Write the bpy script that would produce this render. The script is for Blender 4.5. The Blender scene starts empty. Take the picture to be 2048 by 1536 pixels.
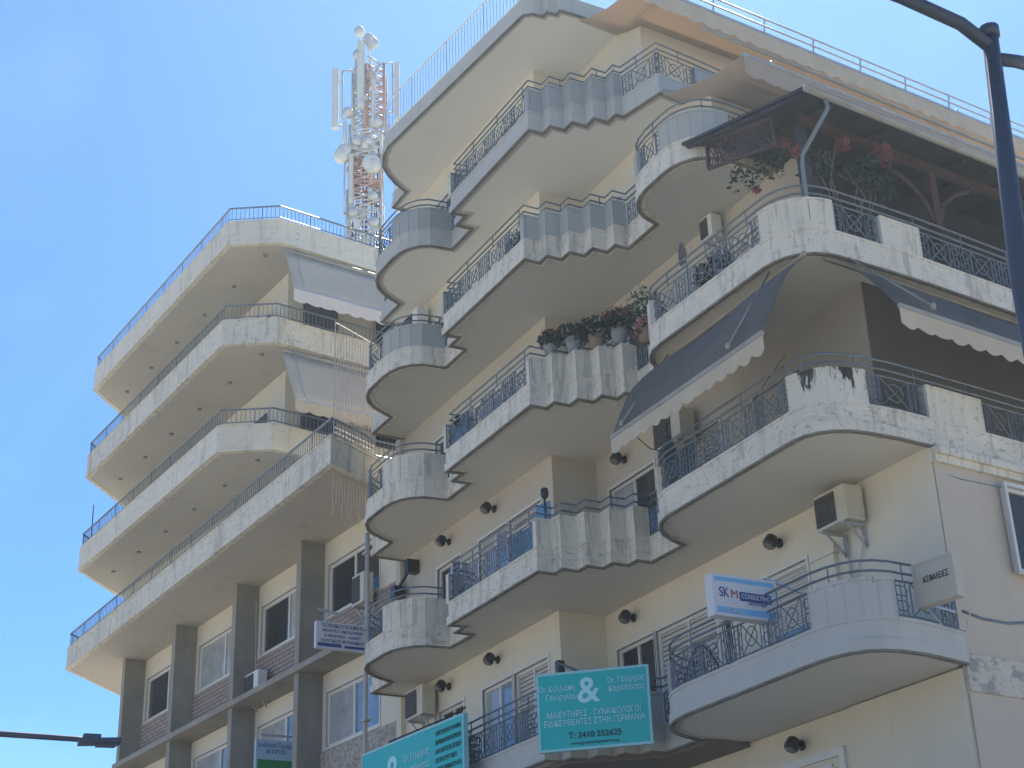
import bpy, math, random
from mathutils import Vector, Matrix
R=math.radians
sc=bpy.context.scene
# ---------------------------------------------------------------- camera
# building frame: +X runs along the main facade to the left, +Y points from the facade to the street
cd=bpy.data.cameras.new('camera'); cam=bpy.data.objects.new('camera',cd); sc.collection.objects.link(cam); sc.camera=cam
Rv=Vector((-0.46818995,-0.88298763,-0.03363048)); Uv=Vector((-0.38684638,0.17060351,0.90622531)); Fv=Vector((0.79444827,-0.43729541,0.42145542))
cam.matrix_world=Matrix(((Rv.x,Uv.x,-Fv.x,-15.66507),(Rv.y,Uv.y,-Fv.y,15.41728),(Rv.z,Uv.z,-Fv.z,1.6),(0,0,0,1)))
cd.sensor_width=36; cd.lens=36*3180/2048; cd.clip_end=4000; cd.clip_start=0.1
# ---------------------------------------------------------------- sky and sun
SUN_EL=52; SUN_AZ=-40.0   # direction towards the sun in the XY plane (behind the building)
GLARE_HAZE=0.0007  # density of the volume that imitates lens glare
GLOW=1.0
wd=bpy.data.worlds.new('World'); sc.world=wd; wd.use_nodes=True
nt=wd.node_tree; bg=nt.nodes['Background']
sky=nt.nodes.new('ShaderNodeTexSky'); sky.sky_type='NISHITA'; sky.sun_disc=False
sky.sun_elevation=R(SUN_EL); sky.sun_rotation=R(90-SUN_AZ); sky.altitude=100; sky.air_density=0.9; sky.dust_density=0.3; sky.ozone_density=4.0
# bright milky air around the sun plus a faint veil of cirrus, both laid out on the sky itself
_L=nt.links.new; tc=nt.nodes.new('ShaderNodeTexCoord')
def vm(op,a,b=None):
    x=nt.nodes.new('ShaderNodeVectorMath'); x.operation=op; _L(a,x.inputs[0])
    if b is not None: x.inputs[1].default_value=b
    return x
def mm(op,a,b):
    x=nt.nodes.new('ShaderNodeMath'); x.operation=op
    for i,v in enumerate((a,b)):
        if isinstance(v,(int,float)): x.inputs[i].default_value=v
        else: _L(v,x.inputs[i])
    return x.outputs[0]
sdv=(math.cos(R(SUN_EL))*math.cos(R(SUN_AZ)),math.cos(R(SUN_EL))*math.sin(R(SUN_AZ)),math.sin(R(SUN_EL)))
nv=vm('NORMALIZE',tc.outputs['Generated']); dt=vm('DOT_PRODUCT',nv.outputs[0],sdv); dpos=mm('MAXIMUM',dt.outputs['Value'],0.0)
glow=mm('POWER',dpos,9.0)
mpn=nt.nodes.new('ShaderNodeMapping'); mpn.inputs['Scale'].default_value=(2.0,5.0,7.0); mpn.inputs['Rotation'].default_value=(0.4,0.3,0.5); _L(nv.outputs[0],mpn.inputs[0])
cn=nt.nodes.new('ShaderNodeTexNoise'); cn.inputs['Scale'].default_value=1.3; cn.inputs['Detail'].default_value=5; _L(mpn.outputs[0],cn.inputs['Vector'])
cir=mm('MULTIPLY',mm('MAXIMUM',mm('SUBTRACT',cn.outputs['Fac'],0.50),0.0),1.0)
veil=mm('ADD',mm('MULTIPLY',glow,GLOW),mm('MULTIPLY',cir,1.8))
sx=nt.nodes.new('ShaderNodeSeparateXYZ'); _L(nv.outputs[0],sx.inputs[0])
mx=nt.nodes.new('ShaderNodeMix'); mx.data_type='RGBA'; mx.blend_type='MULTIPLY'; mx.inputs['Factor'].default_value=1.0
ca=[i for i in mx.inputs if i.type=='RGBA']; _L(sky.outputs[0],ca[0]); ca[1].default_value=(0.385,0.70,0.98,1)
ad=nt.nodes.new('ShaderNodeMix'); ad.data_type='RGBA'; ad.blend_type='ADD'; ad.inputs['Factor'].default_value=1.0
cb=[i for i in ad.inputs if i.type=='RGBA']; _L([o for o in mx.outputs if o.type=='RGBA'][0],cb[0])
sc3=nt.nodes.new('ShaderNodeVectorMath'); sc3.operation='SCALE'; sc3.inputs[0].default_value=(0.85,1.0,1.1); _L(veil,sc3.inputs['Scale']); _L(sc3.outputs[0],cb[1])
_L([o for o in ad.outputs if o.type=='RGBA'][0],bg.inputs[0]); bg.inputs[1].default_value=0.083
ld=bpy.data.lights.new('sun','SUN'); ld.energy=5.0; ld.angle=R(0.5); ld.color=(1.0,0.94,0.85)
sun=bpy.data.objects.new('sun',ld); sc.collection.objects.link(sun)
sd=Vector((math.cos(R(SUN_EL))*math.cos(R(SUN_AZ)),math.cos(R(SUN_EL))*math.sin(R(SUN_AZ)),math.sin(R(SUN_EL))))
sun.rotation_euler=sd.to_track_quat('Z','Y').to_euler(); sun.location=(0,-10,60)
sc.view_settings.view_transform='Standard'; sc.view_settings.look='None'; sc.view_settings.exposure=1.2; sc.view_settings.gamma=1.0
sc.render.engine='CYCLES'
try:
    sc.cycles.max_bounces=8; sc.cycles.diffuse_bounces=4
except Exception: pass
random.seed(7)
rnd=random.random
# ---------------------------------------------------------------- materials
def mat(name,col,rough=0.75,metal=0.0,spec=0.4,var=0.12,vs=1.5,stains=(),bump=0.0,bscale=30,trans=0.0):
    m=bpy.data.materials.new(name); m.use_nodes=True; n=m.node_tree; b=n.nodes['Principled BSDF']
    b.inputs['Roughness'].default_value=rough; b.inputs['Metallic'].default_value=metal
    b.inputs['Specular IOR Level'].default_value=spec
    geo=n.nodes.new('ShaderNodeNewGeometry'); L=n.links.new
    def noise(scale,detail=5,stretch=(1,1,1),rough_=0.6):
        mp=n.nodes.new('ShaderNodeMapping'); mp.inputs['Scale'].default_value=stretch
        L(geo.outputs['Position'],mp.inputs[0]); t=n.nodes.new('ShaderNodeTexNoise')
        t.inputs['Scale'].default_value=scale; t.inputs['Detail'].default_value=detail; t.inputs['Roughness'].default_value=rough_
        L(mp.outputs[0],t.inputs['Vector']); return t.outputs['Fac']
    def mix(fac,a,c2):
        x=n.nodes.new('ShaderNodeMix'); x.data_type='RGBA'
        if isinstance(fac,float): x.inputs['Factor'].default_value=fac
        else: L(fac,x.inputs['Factor'])
        for s,v in (('A',a),('B',c2)):
            k=[i for i in x.inputs if i.name==s and i.type=='RGBA'][0]
            if isinstance(v,tuple): k.default_value=(*v,1)
            else: L(v,k)
        return [o for o in x.outputs if o.type=='RGBA'][0]
    def ramp(v,lo,hi):
        r=n.nodes.new('ShaderNodeMapRange'); r.inputs['From Min'].default_value=lo; r.inputs['From Max'].default_value=hi; r.clamp=True
        L(v,r.inputs['Value']); return r.outputs[0]
    c=mix(ramp(noise(vs),0.3,0.7),tuple(x*(1-var) for x in col),tuple(min(1,x*(1+var)) for x in col))
    for st in stains:
        kind,sc_,lo,hi,scol,amt=st[:6]
        v=ramp(noise(sc_,8,{'streak':(1,1,0.12),'patch':(1,1,1.6),'hor':(1,1,6)}[kind],0.65),lo,hi)
        if len(st)>6:   # stain limited to a height range: mould below a coping
            sx=n.nodes.new('ShaderNodeSeparateXYZ'); L(geo.outputs['Position'],sx.inputs[0])
            h=ramp(sx.outputs['Z'],st[6],st[7]); m1=n.nodes.new('ShaderNodeMath'); m1.operation='MULTIPLY_ADD'; L(h,m1.inputs[0]); m1.inputs[1].default_value=st[8]
            L(noise(sc_,8,{'streak':(1,1,0.22),'patch':(1,1,1.3),'hor':(1,1,6)}[kind],0.7),m1.inputs[2]); v=ramp(m1.outputs[0],lo,hi)
        mu=n.nodes.new('ShaderNodeMath'); mu.operation='MULTIPLY'; L(v,mu.inputs[0]); mu.inputs[1].default_value=amt
        c=mix(mu.outputs[0],c,scol)
    L(c,b.inputs['Base Color'])
    if bump:
        bn=n.nodes.new('ShaderNodeBump'); bn.inputs['Strength'].default_value=bump; bn.inputs['Distance'].default_value=0.02
        L(noise(bscale,6),bn.inputs['Height']); L(bn.outputs[0],b.inputs['Normal'])
    if trans:
        tr=n.nodes.new('ShaderNodeBsdfTranslucent'); L(c,tr.inputs[0]); ms=n.nodes.new('ShaderNodeMixShader'); ms.inputs[0].default_value=trans
        L(b.outputs[0],ms.inputs[1]); L(tr.outputs[0],ms.inputs[2]); L(ms.outputs[0],n.nodes['Material Output'].inputs[0])
    return m
GR=(0.12,0.11,0.09)
M={}
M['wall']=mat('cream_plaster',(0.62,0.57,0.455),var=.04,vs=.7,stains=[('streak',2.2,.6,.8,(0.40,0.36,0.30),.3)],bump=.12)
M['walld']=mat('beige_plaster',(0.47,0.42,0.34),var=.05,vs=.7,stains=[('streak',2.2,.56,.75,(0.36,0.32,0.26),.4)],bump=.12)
M['sidewall']=mat('pinkish_plaster',(0.48,0.415,0.325),var=.05,vs=.6,stains=[('streak',1.5,.55,.8,(0.34,0.29,0.25),.4)],bump=.2)
M['band']=mat('stained_band',(0.50,0.46,0.38),stains=[('patch',3.5,.50,.58,(0.22,0.2,0.18),.7)],bump=.3)
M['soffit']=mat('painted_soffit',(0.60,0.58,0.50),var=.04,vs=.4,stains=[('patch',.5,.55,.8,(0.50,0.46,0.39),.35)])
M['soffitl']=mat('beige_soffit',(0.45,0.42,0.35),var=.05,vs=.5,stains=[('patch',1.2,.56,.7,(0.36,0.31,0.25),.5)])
M['soffitshade']=mat('shaded_grey_soffit',(0.47,0.47,0.42),var=.06,vs=.4,stains=[('patch',.6,.54,.7,(0.38,0.38,0.34),.5)])  # darker base stands in for weak bounce light under the fifth-level slab
M['soffitglare']=mat('glare_paled_soffit',(0.70,0.70,0.65),var=.04,vs=.4)  # top soffits: glare painted in as a paler base colour
M['parapet']=mat('weathered_white_paint',(0.63,0.585,0.475),var=.05,vs=2,stains=[('streak',6,.52,.62,(0.33,0.29,0.22),.6),('patch',2.5,.56,.66,(0.42,0.39,0.32),.6),('patch',9,.60,.64,(0.28,0.25,0.20),.6)],bump=.2)
M['panel']=mat('weathered_panel_paint',(0.62,0.575,0.46),var=.05,vs=2,stains=[('streak',6,.54,.75,(0.33,0.31,0.26),.55),('patch',8,.60,.64,(0.25,0.24,0.2),.5),('streak',7,.53,.63,(0.29,0.26,0.20),.55)],bump=.2)
M['panelgrey']=mat('grey_green_panel_paint',(0.38,0.385,0.345),var=.05,vs=2,stains=[('streak',6,.56,.75,(0.27,0.28,0.26),.5)],bump=.2)
M['panelblue']=mat('blue_grey_panel_paint',(0.33,0.345,0.32),var=.06,vs=2,stains=[('streak',6,.56,.75,(0.22,0.25,0.27),.5)],bump=.2)
M['curbblue']=mat('blue_grey_curb_paint',(0.44,0.44,0.395),var=.06,vs=2,stains=[('streak',4,.56,.75,(0.27,0.28,0.29),.5),('patch',6,.66,.7,(0.4,0.34,0.28),.5)],bump=.2)
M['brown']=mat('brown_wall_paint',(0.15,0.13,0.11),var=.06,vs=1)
M['moldpanel']=mat('mouldy_panel_paint',(0.62,0.58,0.47),var=.06,vs=2,stains=[('patch',9,.60,.66,(0.26,0.25,0.22),.8),('streak',4,.62,.66,(0.02,0.02,0.018),.97,10.65,11.15,.16),('streak',11,.66,.72,(0.10,0.10,0.09),.8,10.5,11.1,.12)],bump=.35)
M['leaf_panel']=mat('stained_blue_grey_panel',(0.44,0.44,0.40),var=.05,vs=2,stains=[('streak',9,.66,.72,(0.05,0.05,0.05),.85,7.6,7.98,.16),('streak',5,.56,.75,(0.24,0.26,0.28),.5)],bump=.2)
M['rough']=mat('flaking_concrete',(0.62,0.58,0.47),var=.07,vs=1.2,stains=[('patch',8,.585,.62,(0.27,0.25,0.21),.7),('streak',5,.53,.62,(0.32,0.28,0.21),.6),('hor',2.5,.54,.66,(0.40,0.38,0.33),.5),('patch',2.2,.56,.70,(0.40,0.37,0.32),.5)],bump=.4)
M['lparapet']=mat('left_block_paint',(0.64,0.60,0.485),var=.05,vs=1,stains=[('patch',5,.60,.64,(0.33,0.31,0.27),.6),('streak',4,.54,.64,(0.36,0.33,0.26),.5),('hor',1.5,.54,.68,(0.44,0.42,0.36),.5)],bump=.3)
M['drip']=mat('dark_drip_edge',(0.17,0.155,0.125),var=.3,vs=4)  # dark strip along the lower edge of the slabs
M['concrete']=mat('grey_concrete',(0.27,0.25,0.205),var=.12,vs=1.2,stains=[('streak',3,.5,.75,(0.15,0.14,0.12),.5)],bump=.4)
M['iron']=mat('painted_iron',(0.12,0.155,0.185),.45,.2,var=.2,vs=6,stains=[('patch',14,.62,.7,(0.20,0.11,0.07),.6)])
M['darkiron']=mat('dark_iron',(0.05,0.055,0.06),.45,.3,var=.2,vs=6)
M['galv']=mat('galvanised_steel',(0.42,0.44,0.45),.4,.35,var=.15,vs=5)
M['mast']=mat('mast_grey_paint',(0.52,0.54,0.53),.5,.1,var=.15,vs=2)
M['mastred']=mat('mast_red_paint',(0.50,0.34,0.29),.5,.1,var=.2,vs=2)
M['antenna']=mat('antenna_plastic',(0.62,0.63,0.58),.5,var=.06)
M['glass']=mat('dark_window_glass',(0.02,0.026,0.028),.04,0,.7,var=.3,vs=.6)
M['duskglass']=mat('dusty_dark_glass',(0.045,0.05,0.045),.3,0,.3,var=.2)
M['skyglass']=mat('sky_tinted_glass',(0.16,0.22,0.30),.06,0,1.0,var=.3,vs=1.3)  # sky reflection painted into the blue base colour
M['curtain']=mat('net_curtain_glass',(0.34,0.36,0.36),.12,0,.8,var=.2,vs=3)
M['frame']=mat('white_aluminium_frame',(0.62,0.60,0.55),.4,.1,var=.05)
M['shutter']=mat('shutter_slats',(0.50,0.47,0.41),.5,var=.06,vs=3)
M['lamp']=mat('black_lamp',(0.03,0.03,0.028),.35,.2,var=.2)
M['spot']=mat('recessed_spot',(0.20,0.18,0.15),.5,var=.1)
M['lens']=mat('lamp_lens',(0.16,0.155,0.14),.2,var=.1)
M['ac']=mat('cream_unit_casing',(0.52,0.48,0.38),.5,var=.08,vs=3,stains=[('patch',5,.6,.7,(0.3,0.25,0.18),.5)])
M['acw']=mat('white_unit_casing',(0.62,0.62,0.58),.5,var=.05)
M['grille']=mat('dark_grille',(0.05,0.047,0.04),.6,var=.3,vs=8)
M['greyfab']=mat('grey_awning_fabric',(0.74,0.66,0.53),.85,0,.15,var=.06,vs=.8,trans=.35)
M['bluefab']=mat('slate_awning_fabric',(0.125,0.115,0.10),.8,0,.15,var=.15,vs=1.2,trans=.04)
M['orangefab']=mat('sand_awning_fabric',(0.56,0.45,0.33),.85,var=.05,vs=.8,trans=.40)
M['pinkfab']=mat('dusty_pink_awning_fabric',(0.50,0.42,0.34),.85,var=.05,vs=.8,trans=.3)
M['valance']=mat('cream_valance_fabric',(0.66,0.58,0.44),.85,var=.06,vs=2,trans=.35)
M['whitefab']=mat('white_valance_fabric',(0.80,0.74,0.66),.85,var=.05,vs=2,trans=.3)
M['timber']=mat('dark_stained_timber',(0.022,0.018,0.022),.6,var=.3,vs=5)
M['redtimber']=mat('red_brown_timber',(0.055,0.024,0.02),.6,var=.25,vs=5)
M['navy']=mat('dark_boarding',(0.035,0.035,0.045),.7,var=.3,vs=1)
M['gutter']=mat('grey_gutter',(0.30,0.28,0.24),.5,var=.15,vs=3)
M['bluepipe']=mat('blue_grey_downpipe',(0.13,0.17,0.19),.45,var=.1)
M['pipe']=mat('cream_downpipe',(0.42,0.40,0.35),.5,var=.08)
M['teal']=mat('teal_sign_face',(0.015,0.42,0.40),.35,var=.04,vs=1)
M['tealrim']=mat('pale_teal_rim',(0.28,0.56,0.58),.4,var=.04)
M['ink']=mat('dark_ink',(0.01,0.05,0.06),.5,var=0)
M['paleink']=mat('pale_teal_ink',(0.42,0.72,0.74),.5,var=0)
M['white']=mat('white_sign_face',(0.56,0.56,0.55),.4,var=.03)
M['navyink']=mat('navy_ink',(0.03,0.06,0.22),.5,var=0)
M['blueband']=mat('light_blue_band',(0.16,0.40,0.62),.4,var=0)
M['redink']=mat('red_ink',(0.45,0.05,0.06),.5,var=0)
M['cream']=mat('cream_sign_face',(0.47,0.43,0.33),.45,var=.05)
M['palebluesign']=mat('pale_blue_sign_face',(0.36,0.50,0.60),.45,var=.04)
M['green']=mat('green_sign_face',(0.03,0.22,0.07),.45,var=.05)
M['leaf']=mat('dark_leaves',(0.022,0.04,0.022),.6,var=.5,vs=12,trans=.2)
M['leaf2']=mat('mid_green_leaves',(0.045,0.075,0.035),.6,var=.4,vs=12,trans=.2)
M['pink']=mat('pink_petals',(0.45,0.16,0.17),.7,var=.3,vs=15,trans=.2)
M['salmon']=mat('salmon_petals',(0.55,0.27,0.20),.7,var=.2,vs=15,trans=.2)
M['red']=mat('red_petals',(0.20,0.05,0.05),.7,var=.35,vs=15,trans=.15)
M['whitepet']=mat('white_petals',(0.62,0.62,0.55),.7,var=.1,vs=15,trans=.2)
M['pot']=mat('grey_flower_pot',(0.22,0.24,0.25),.6,var=.15,vs=6)
M['teracotta']=mat('brown_flower_pot',(0.24,0.18,0.14),.7,var=.15,vs=6)
M['cloth']=mat('dark_teal_cloth',(0.03,0.06,0.07),.85,var=.25,vs=3)
M['bluecloth']=mat('blue_washing',(0.14,0.30,0.46),.85,var=.2,vs=5)
M['rust']=mat('rusty_cream_rods',(0.52,0.42,0.34),.6,var=.2,vs=9,stains=[('patch',10,.55,.65,(0.28,0.14,0.09),.6)])
M['pole']=mat('dark_lamp_post_paint',(0.045,0.06,0.085),.5,.1,var=.1,vs=3)
M['bark']=mat('grey_brown_bark',(0.16,0.12,0.095),.8,var=.3,vs=9)
M['stone']=mat('rough_stone_cladding',(0.36,0.32,0.27),var=.25,vs=9,stains=[('patch',7,.5,.56,(0.17,0.15,0.13),.6)],bump=.6,bscale=14)
M['asphalt']=mat('asphalt',(0.06,0.06,0.06),.9,var=.15,vs=3)
M['paving']=mat('pale_paving',(0.40,0.365,0.31),.85,var=.12,vs=2)
M['plate']=mat('satellite_dish_paint',(0.26,0.26,0.25),.5,var=.08)
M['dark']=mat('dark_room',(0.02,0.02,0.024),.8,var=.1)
# brick: the real bond goes through a brick texture
def brickmat():
    m=bpy.data.materials.new('thin_brick'); m.use_nodes=True; n=m.node_tree; b=n.nodes['Principled BSDF']; L=n.links.new
    g=n.nodes.new('ShaderNodeNewGeometry'); sx=n.nodes.new('ShaderNodeSeparateXYZ'); cb=n.nodes.new('ShaderNodeCombineXYZ')
    L(g.outputs['Position'],sx.inputs[0]); L(sx.outputs['X'],cb.inputs[0]); L(sx.outputs['Z'],cb.inputs[1])
    t=n.nodes.new('ShaderNodeTexBrick'); t.inputs['Scale'].default_value=1.0; t.inputs['Brick Width'].default_value=.42; t.inputs['Row Height'].default_value=.12
    t.inputs['Mortar Size'].default_value=.018; t.inputs['Color1'].default_value=(.34,.27,.23,1); t.inputs['Color2'].default_value=(.27,.22,.19,1); t.inputs['Mortar'].default_value=(.14,.12,.11,1)
    L(cb.outputs[0],t.inputs['Vector']); L(t.outputs['Color'],b.inputs['Base Color']); b.inputs['Roughness'].default_value=.9
    bn=n.nodes.new('ShaderNodeBump'); bn.inputs['Strength'].default_value=.5; bn.inputs['Distance'].default_value=.02; bn.invert=True
    L(t.outputs['Fac'],bn.inputs['Height']); L(bn.outputs[0],b.inputs['Normal']); return m
M['brick']=brickmat()
# ---------------------------------------------------------------- mesh helpers
def mat_world(o):
    v=Vector(o.location)
    while o.parent: o=o.parent; v+=Vector(o.location)
    return v
class MB:
    def __init__(s,xf=None): s.v=[]; s.f=[]; s.sm=[]; s.xf=xf
    def add(s,vs,fs,sm=False):
        k=len(s.v)
        for p in vs: s.v.append(Vector(s.xf(*p)) if s.xf else Vector(p))
        for f in fs: s.f.append([i+k for i in f]); s.sm.append(sm)
        return s
    def box(s,x0,x1,y0,y1,z0,z1):
        return s.add([(x0,y0,z0),(x1,y0,z0),(x1,y1,z0),(x0,y1,z0),(x0,y0,z1),(x1,y0,z1),(x1,y1,z1),(x0,y1,z1)],
          [(0,3,2,1),(4,5,6,7),(0,1,5,4),(1,2,6,5),(2,3,7,6),(3,0,4,7)])
    def obox(s,c,a,b,d):
        c,a,b,d=map(Vector,(c,a,b,d)); P=[]
        for k in (-1,1):
            for (i,j) in ((-1,-1),(1,-1),(1,1),(-1,1)): P.append(tuple(c+a*i+b*j+d*k))
        return s.add(P,[(0,3,2,1),(4,5,6,7),(0,1,5,4),(1,2,6,5),(2,3,7,6),(3,0,4,7)])
    def beam(s,p,q,w,h,up=(0,0,1)):
        p,q=Vector(p),Vector(q); d=q-p
        if d.length<1e-6: return s
        a=d/2; u=Vector(up); b=a.cross(u)
        if b.length<1e-6: b=a.cross(Vector((1,0,0)))
        b.normalize(); u=b.cross(a).normalized()
        return s.obox((p+q)/2,a,b*w/2,u*h/2)
    def tube(s,pts,r,n=6,r2=None,sm=True,closed=False):
        pts=[Vector(p) for p in pts]; m=len(pts); V=[];F=[]
        prev=None
        for i,p in enumerate(pts):
            if closed: d=pts[(i+1)%m]-pts[i-1]
            else: d=pts[min(i+1,m-1)]-pts[max(i-1,0)]
            if d.length<1e-9: d=Vector((0,0,1))
            d.normalize()
            if prev is None:
                a=d.cross(Vector((0,0,1)))
                if a.length<.05: a=d.cross(Vector((1,0,0)))
            else: a=prev-d*prev.dot(d)
            a.normalize(); prev=a; b=d.cross(a)
            rr=r if r2 is None else r+(r2-r)*i/(m-1)
            for k in range(n):
                t=2*math.pi*k/n; V.append(tuple(p+(a*math.cos(t)+b*math.sin(t))*rr))
        seg=m if closed else m-1
        for i in range(seg):
            j=(i+1)%m
            for k in range(n): F.append((i*n+k,i*n+(k+1)%n,j*n+(k+1)%n,j*n+k))
        if not closed: F.append(tuple(range(n))[::-1]); F.append(tuple((m-1)*n+k for k in range(n)))
        return s.add(V,F,sm and n>5)
    def prism(s,poly,z0,z1):
        A=sum(poly[i][0]*poly[(i+1)%len(poly)][1]-poly[(i+1)%len(poly)][0]*poly[i][1] for i in range(len(poly)))
        if A<0: poly=poly[::-1]
        n=len(poly); V=[(x,y,z0) for x,y in poly]+[(x,y,z1) for x,y in poly]
        return s.add(V,[tuple(range(n))[::-1],tuple(range(n,2*n))]+[(i,(i+1)%n,n+(i+1)%n,n+i) for i in range(n)])
    def strip(s,path,o_in,o_out,z0,z1):
        a=offset(path,o_out); b=offset(path,-o_in); n=len(path)
        V=[(x,y,z0) for x,y in a]+[(x,y,z0) for x,y in b]+[(x,y,z1) for x,y in a]+[(x,y,z1) for x,y in b]; F=[]
        for i in range(n-1):
            F+=[(i,n+i,n+i+1,i+1),(2*n+i,2*n+i+1,3*n+i+1,3*n+i),(i,i+1,2*n+i+1,2*n+i),(n+i+1,n+i,3*n+i,3*n+i+1)]
        F+=[(0,2*n,3*n,n),(n-1,2*n-1,4*n-1,3*n-1)]
        return s.add(V,F)
    def lathe(s,c,ax,prof,n=14,sm=True):
        ax=Vector(ax).normalized(); a=ax.cross(Vector((0,0,1)))
        if a.length<.05: a=Vector((1,0,0))
        a.normalize(); b=ax.cross(a); c=Vector(c); V=[];F=[]
        for (h,r) in prof:
            for k in range(n):
                t=2*math.pi*k/n; V.append(tuple(c+ax*h+(a*math.cos(t)+b*math.sin(t))*r))
        for i in range(len(prof)-1):
            for k in range(n): F.append((i*n+k,i*n+(k+1)%n,(i+1)*n+(k+1)%n,(i+1)*n+k))
        F.append(tuple(range(n))[::-1]); F.append(tuple((len(prof)-1)*n+k for k in range(n)))
        return s.add(V,F,sm)
    def leaves(s,c,rad,n,size,seed=1,droop=0):
        q=random.Random(seed)
        for i in range(n):
            while True:
                p=Vector((q.uniform(-1,1),q.uniform(-1,1),q.uniform(-1,1)))
                if p.length<1: break
            P=Vector(c)+Vector((p.x*rad[0],p.y*rad[1],p.z*rad[2])); d=Vector((q.gauss(0,1),q.gauss(0,1),q.gauss(0,1)-droop)).normalized()
            e=d.cross(Vector((q.gauss(0,1),q.gauss(0,1),q.gauss(0,1)))).normalized(); z=size*q.uniform(.6,1.4)
            s.add([tuple(P-d*z),tuple(P+e*z*.45),tuple(P+d*z),tuple(P-e*z*.45)],[(0,1,2,3)])
        return s
    def build(s,name,m,parent=None,origin=None):
        if parent: o0=mat_world(parent)
        else:
            xs=[v.x for v in s.v]; ys=[v.y for v in s.v]; zs=[v.z for v in s.v]
            o0=Vector(origin) if origin else Vector(((min(xs)+max(xs))/2,(min(ys)+max(ys))/2,min(zs)))
        me=bpy.data.meshes.new(name); me.from_pydata([tuple(v-o0) for v in s.v],[],s.f)
        me.materials.append(M[m] if isinstance(m,str) else m)
        for p,q in zip(me.polygons,s.sm): p.use_smooth=q
        me.update(); o=bpy.data.objects.new(name,me); sc.collection.objects.link(o)
        if parent: o.parent=parent
        else: o.location=o0
        return o
def offset(path,d):
    """offset a polyline to its right hand side (outwards for our facade paths)"""
    if abs(d)<1e-9: return list(path)
    n=len(path); out=[]
    def nr(a,b):
        dx,dy=b[0]-a[0],b[1]-a[1]; l=math.hypot(dx,dy) or 1; return (dy/l,-dx/l)
    for i in range(n):
        n1=nr(path[i-1],path[i]) if i else nr(path[0],path[1]); n2=nr(path[i],path[i+1]) if i<n-1 else n1
        bx,by=n1[0]+n2[0],n1[1]+n2[1]; l2=bx*bx+by*by
        k=min(2*d/max(l2,.3) ,abs(d)*3) if d>0 else max(2*d/max(l2,.3),-abs(d)*3)
        out.append((path[i][0]+bx*k,path[i][1]+by*k))
    return out
def thing(name,label,cat,loc,group=None):
    o=bpy.data.objects.new(name,None); o.empty_display_size=.3; sc.collection.objects.link(o); o.location=loc
    o['label']=label; o['category']=cat
    if group: o['group']=group
    return o
def tag(o,label,cat,group=None):
    o['label']=label; o['category']=cat
    if group: o['group']=group
    return o
def struct(o): o['kind']='structure'; return o
def alen(path):
    L=[0]
    for a,b in zip(path,path[1:]): L.append(L[-1]+math.dist(a,b))
    return L
def at(path,L,a):
    a=max(0,min(a,L[-1]))
    for i in range(len(path)-1):
        if a<=L[i+1]+1e-9:
            t=(a-L[i])/max(L[i+1]-L[i],1e-9); return (path[i][0]+(path[i+1][0]-path[i][0])*t,path[i][1]+(path[i+1][1]-path[i][1])*t)
    return path[-1]
def text(s,size,m,parent,name,org,ex,ey,depth=.006,align='CENTER',maxw=None,bold=0):
    cu=bpy.data.curves.new(name,'FONT'); cu.body=s; cu.size=size; cu.align_x=align; cu.align_y='CENTER'; cu.extrude=depth/2; cu.offset=bold
    to=bpy.data.objects.new(name+'_curve',cu); sc.collection.objects.link(to)
    dg=bpy.context.evaluated_depsgraph_get(); me=bpy.data.meshes.new_from_object(to.evaluated_get(dg)); bpy.data.objects.remove(to)
    ex=Vector(ex).normalized(); ey=Vector(ey).normalized(); ez=ex.cross(ey); w0=mat_world(parent); org=Vector(org)
    k=1
    if maxw and me.vertices:
        w=max(v.co.x for v in me.vertices)-min(v.co.x for v in me.vertices); k=min(1,maxw/w) if w>0 else 1
    for v in me.vertices: v.co=org+ex*v.co.x*k+ey*v.co.y+ez*(v.co.z+depth)-w0
    me.materials.clear(); me.materials.append(M[m]); o=bpy.data.objects.new(name,me); sc.collection.objects.link(o); o.parent=parent; return o
# ---------------------------------------------------------------- railings
def iron_rail(mb,path,z0,z1,sp=.085,motif=True,r=.0115):
    L=alen(path); T=L[-1]
    mb.tube([(x,y,z0) for x,y in path],.014,4); mb.tube([(x,y,z1) for x,y in path],.016,4)
    mod=.95; nm=max(1,round(T/mod)) if motif and T>.7 else 0; mod=T/nm if nm else T
    n=max(1,round(T/sp))
    for i in range(n+1):
        a=T*i/n
        if nm:
            ph=(a%mod)/mod
            if .27<ph<.73: continue
        x,y=at(path,L,a); mb.tube([(x,y,z0),(x,y,z1)],r if i%8 else r*1.6,4)
    for k in range(nm):
        a0=(k+.26)*mod; a1=(k+.74)*mod; c=(k+.5)*mod; h=z1-z0; w=(a1-a0)/2
        def P(a,f): x,y=at(path,L,a); return (x,y,z0+f*h)
        mb.tube([P(a0,0),P(a0,1)],r,4); mb.tube([P(a1,0),P(a1,1)],r,4)
        mb.tube([P(a0,0),P(c,.5),P(a1,1)],r,4); mb.tube([P(a0,1),P(c,.5),P(a1,0)],r,4)
        for (cc,ff,q_) in ((a0-.13*mod,.72,.10),(a1+.13*mod,.72,.10),(a0-.13*mod,.28,.10),(a1+.13*mod,.28,.10)):
            mb.tube([P(cc+w*.40*math.cos(t*math.pi/3),ff+q_*1.6*math.sin(t*math.pi/3)) for t in range(6)],r*.8,4,closed=True)
        mb.tube([P(c+w*.62*math.cos(t*math.pi/4),.5+.31*math.sin(t*math.pi/4)) for t in range(8)],r,4,closed=True)
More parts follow.
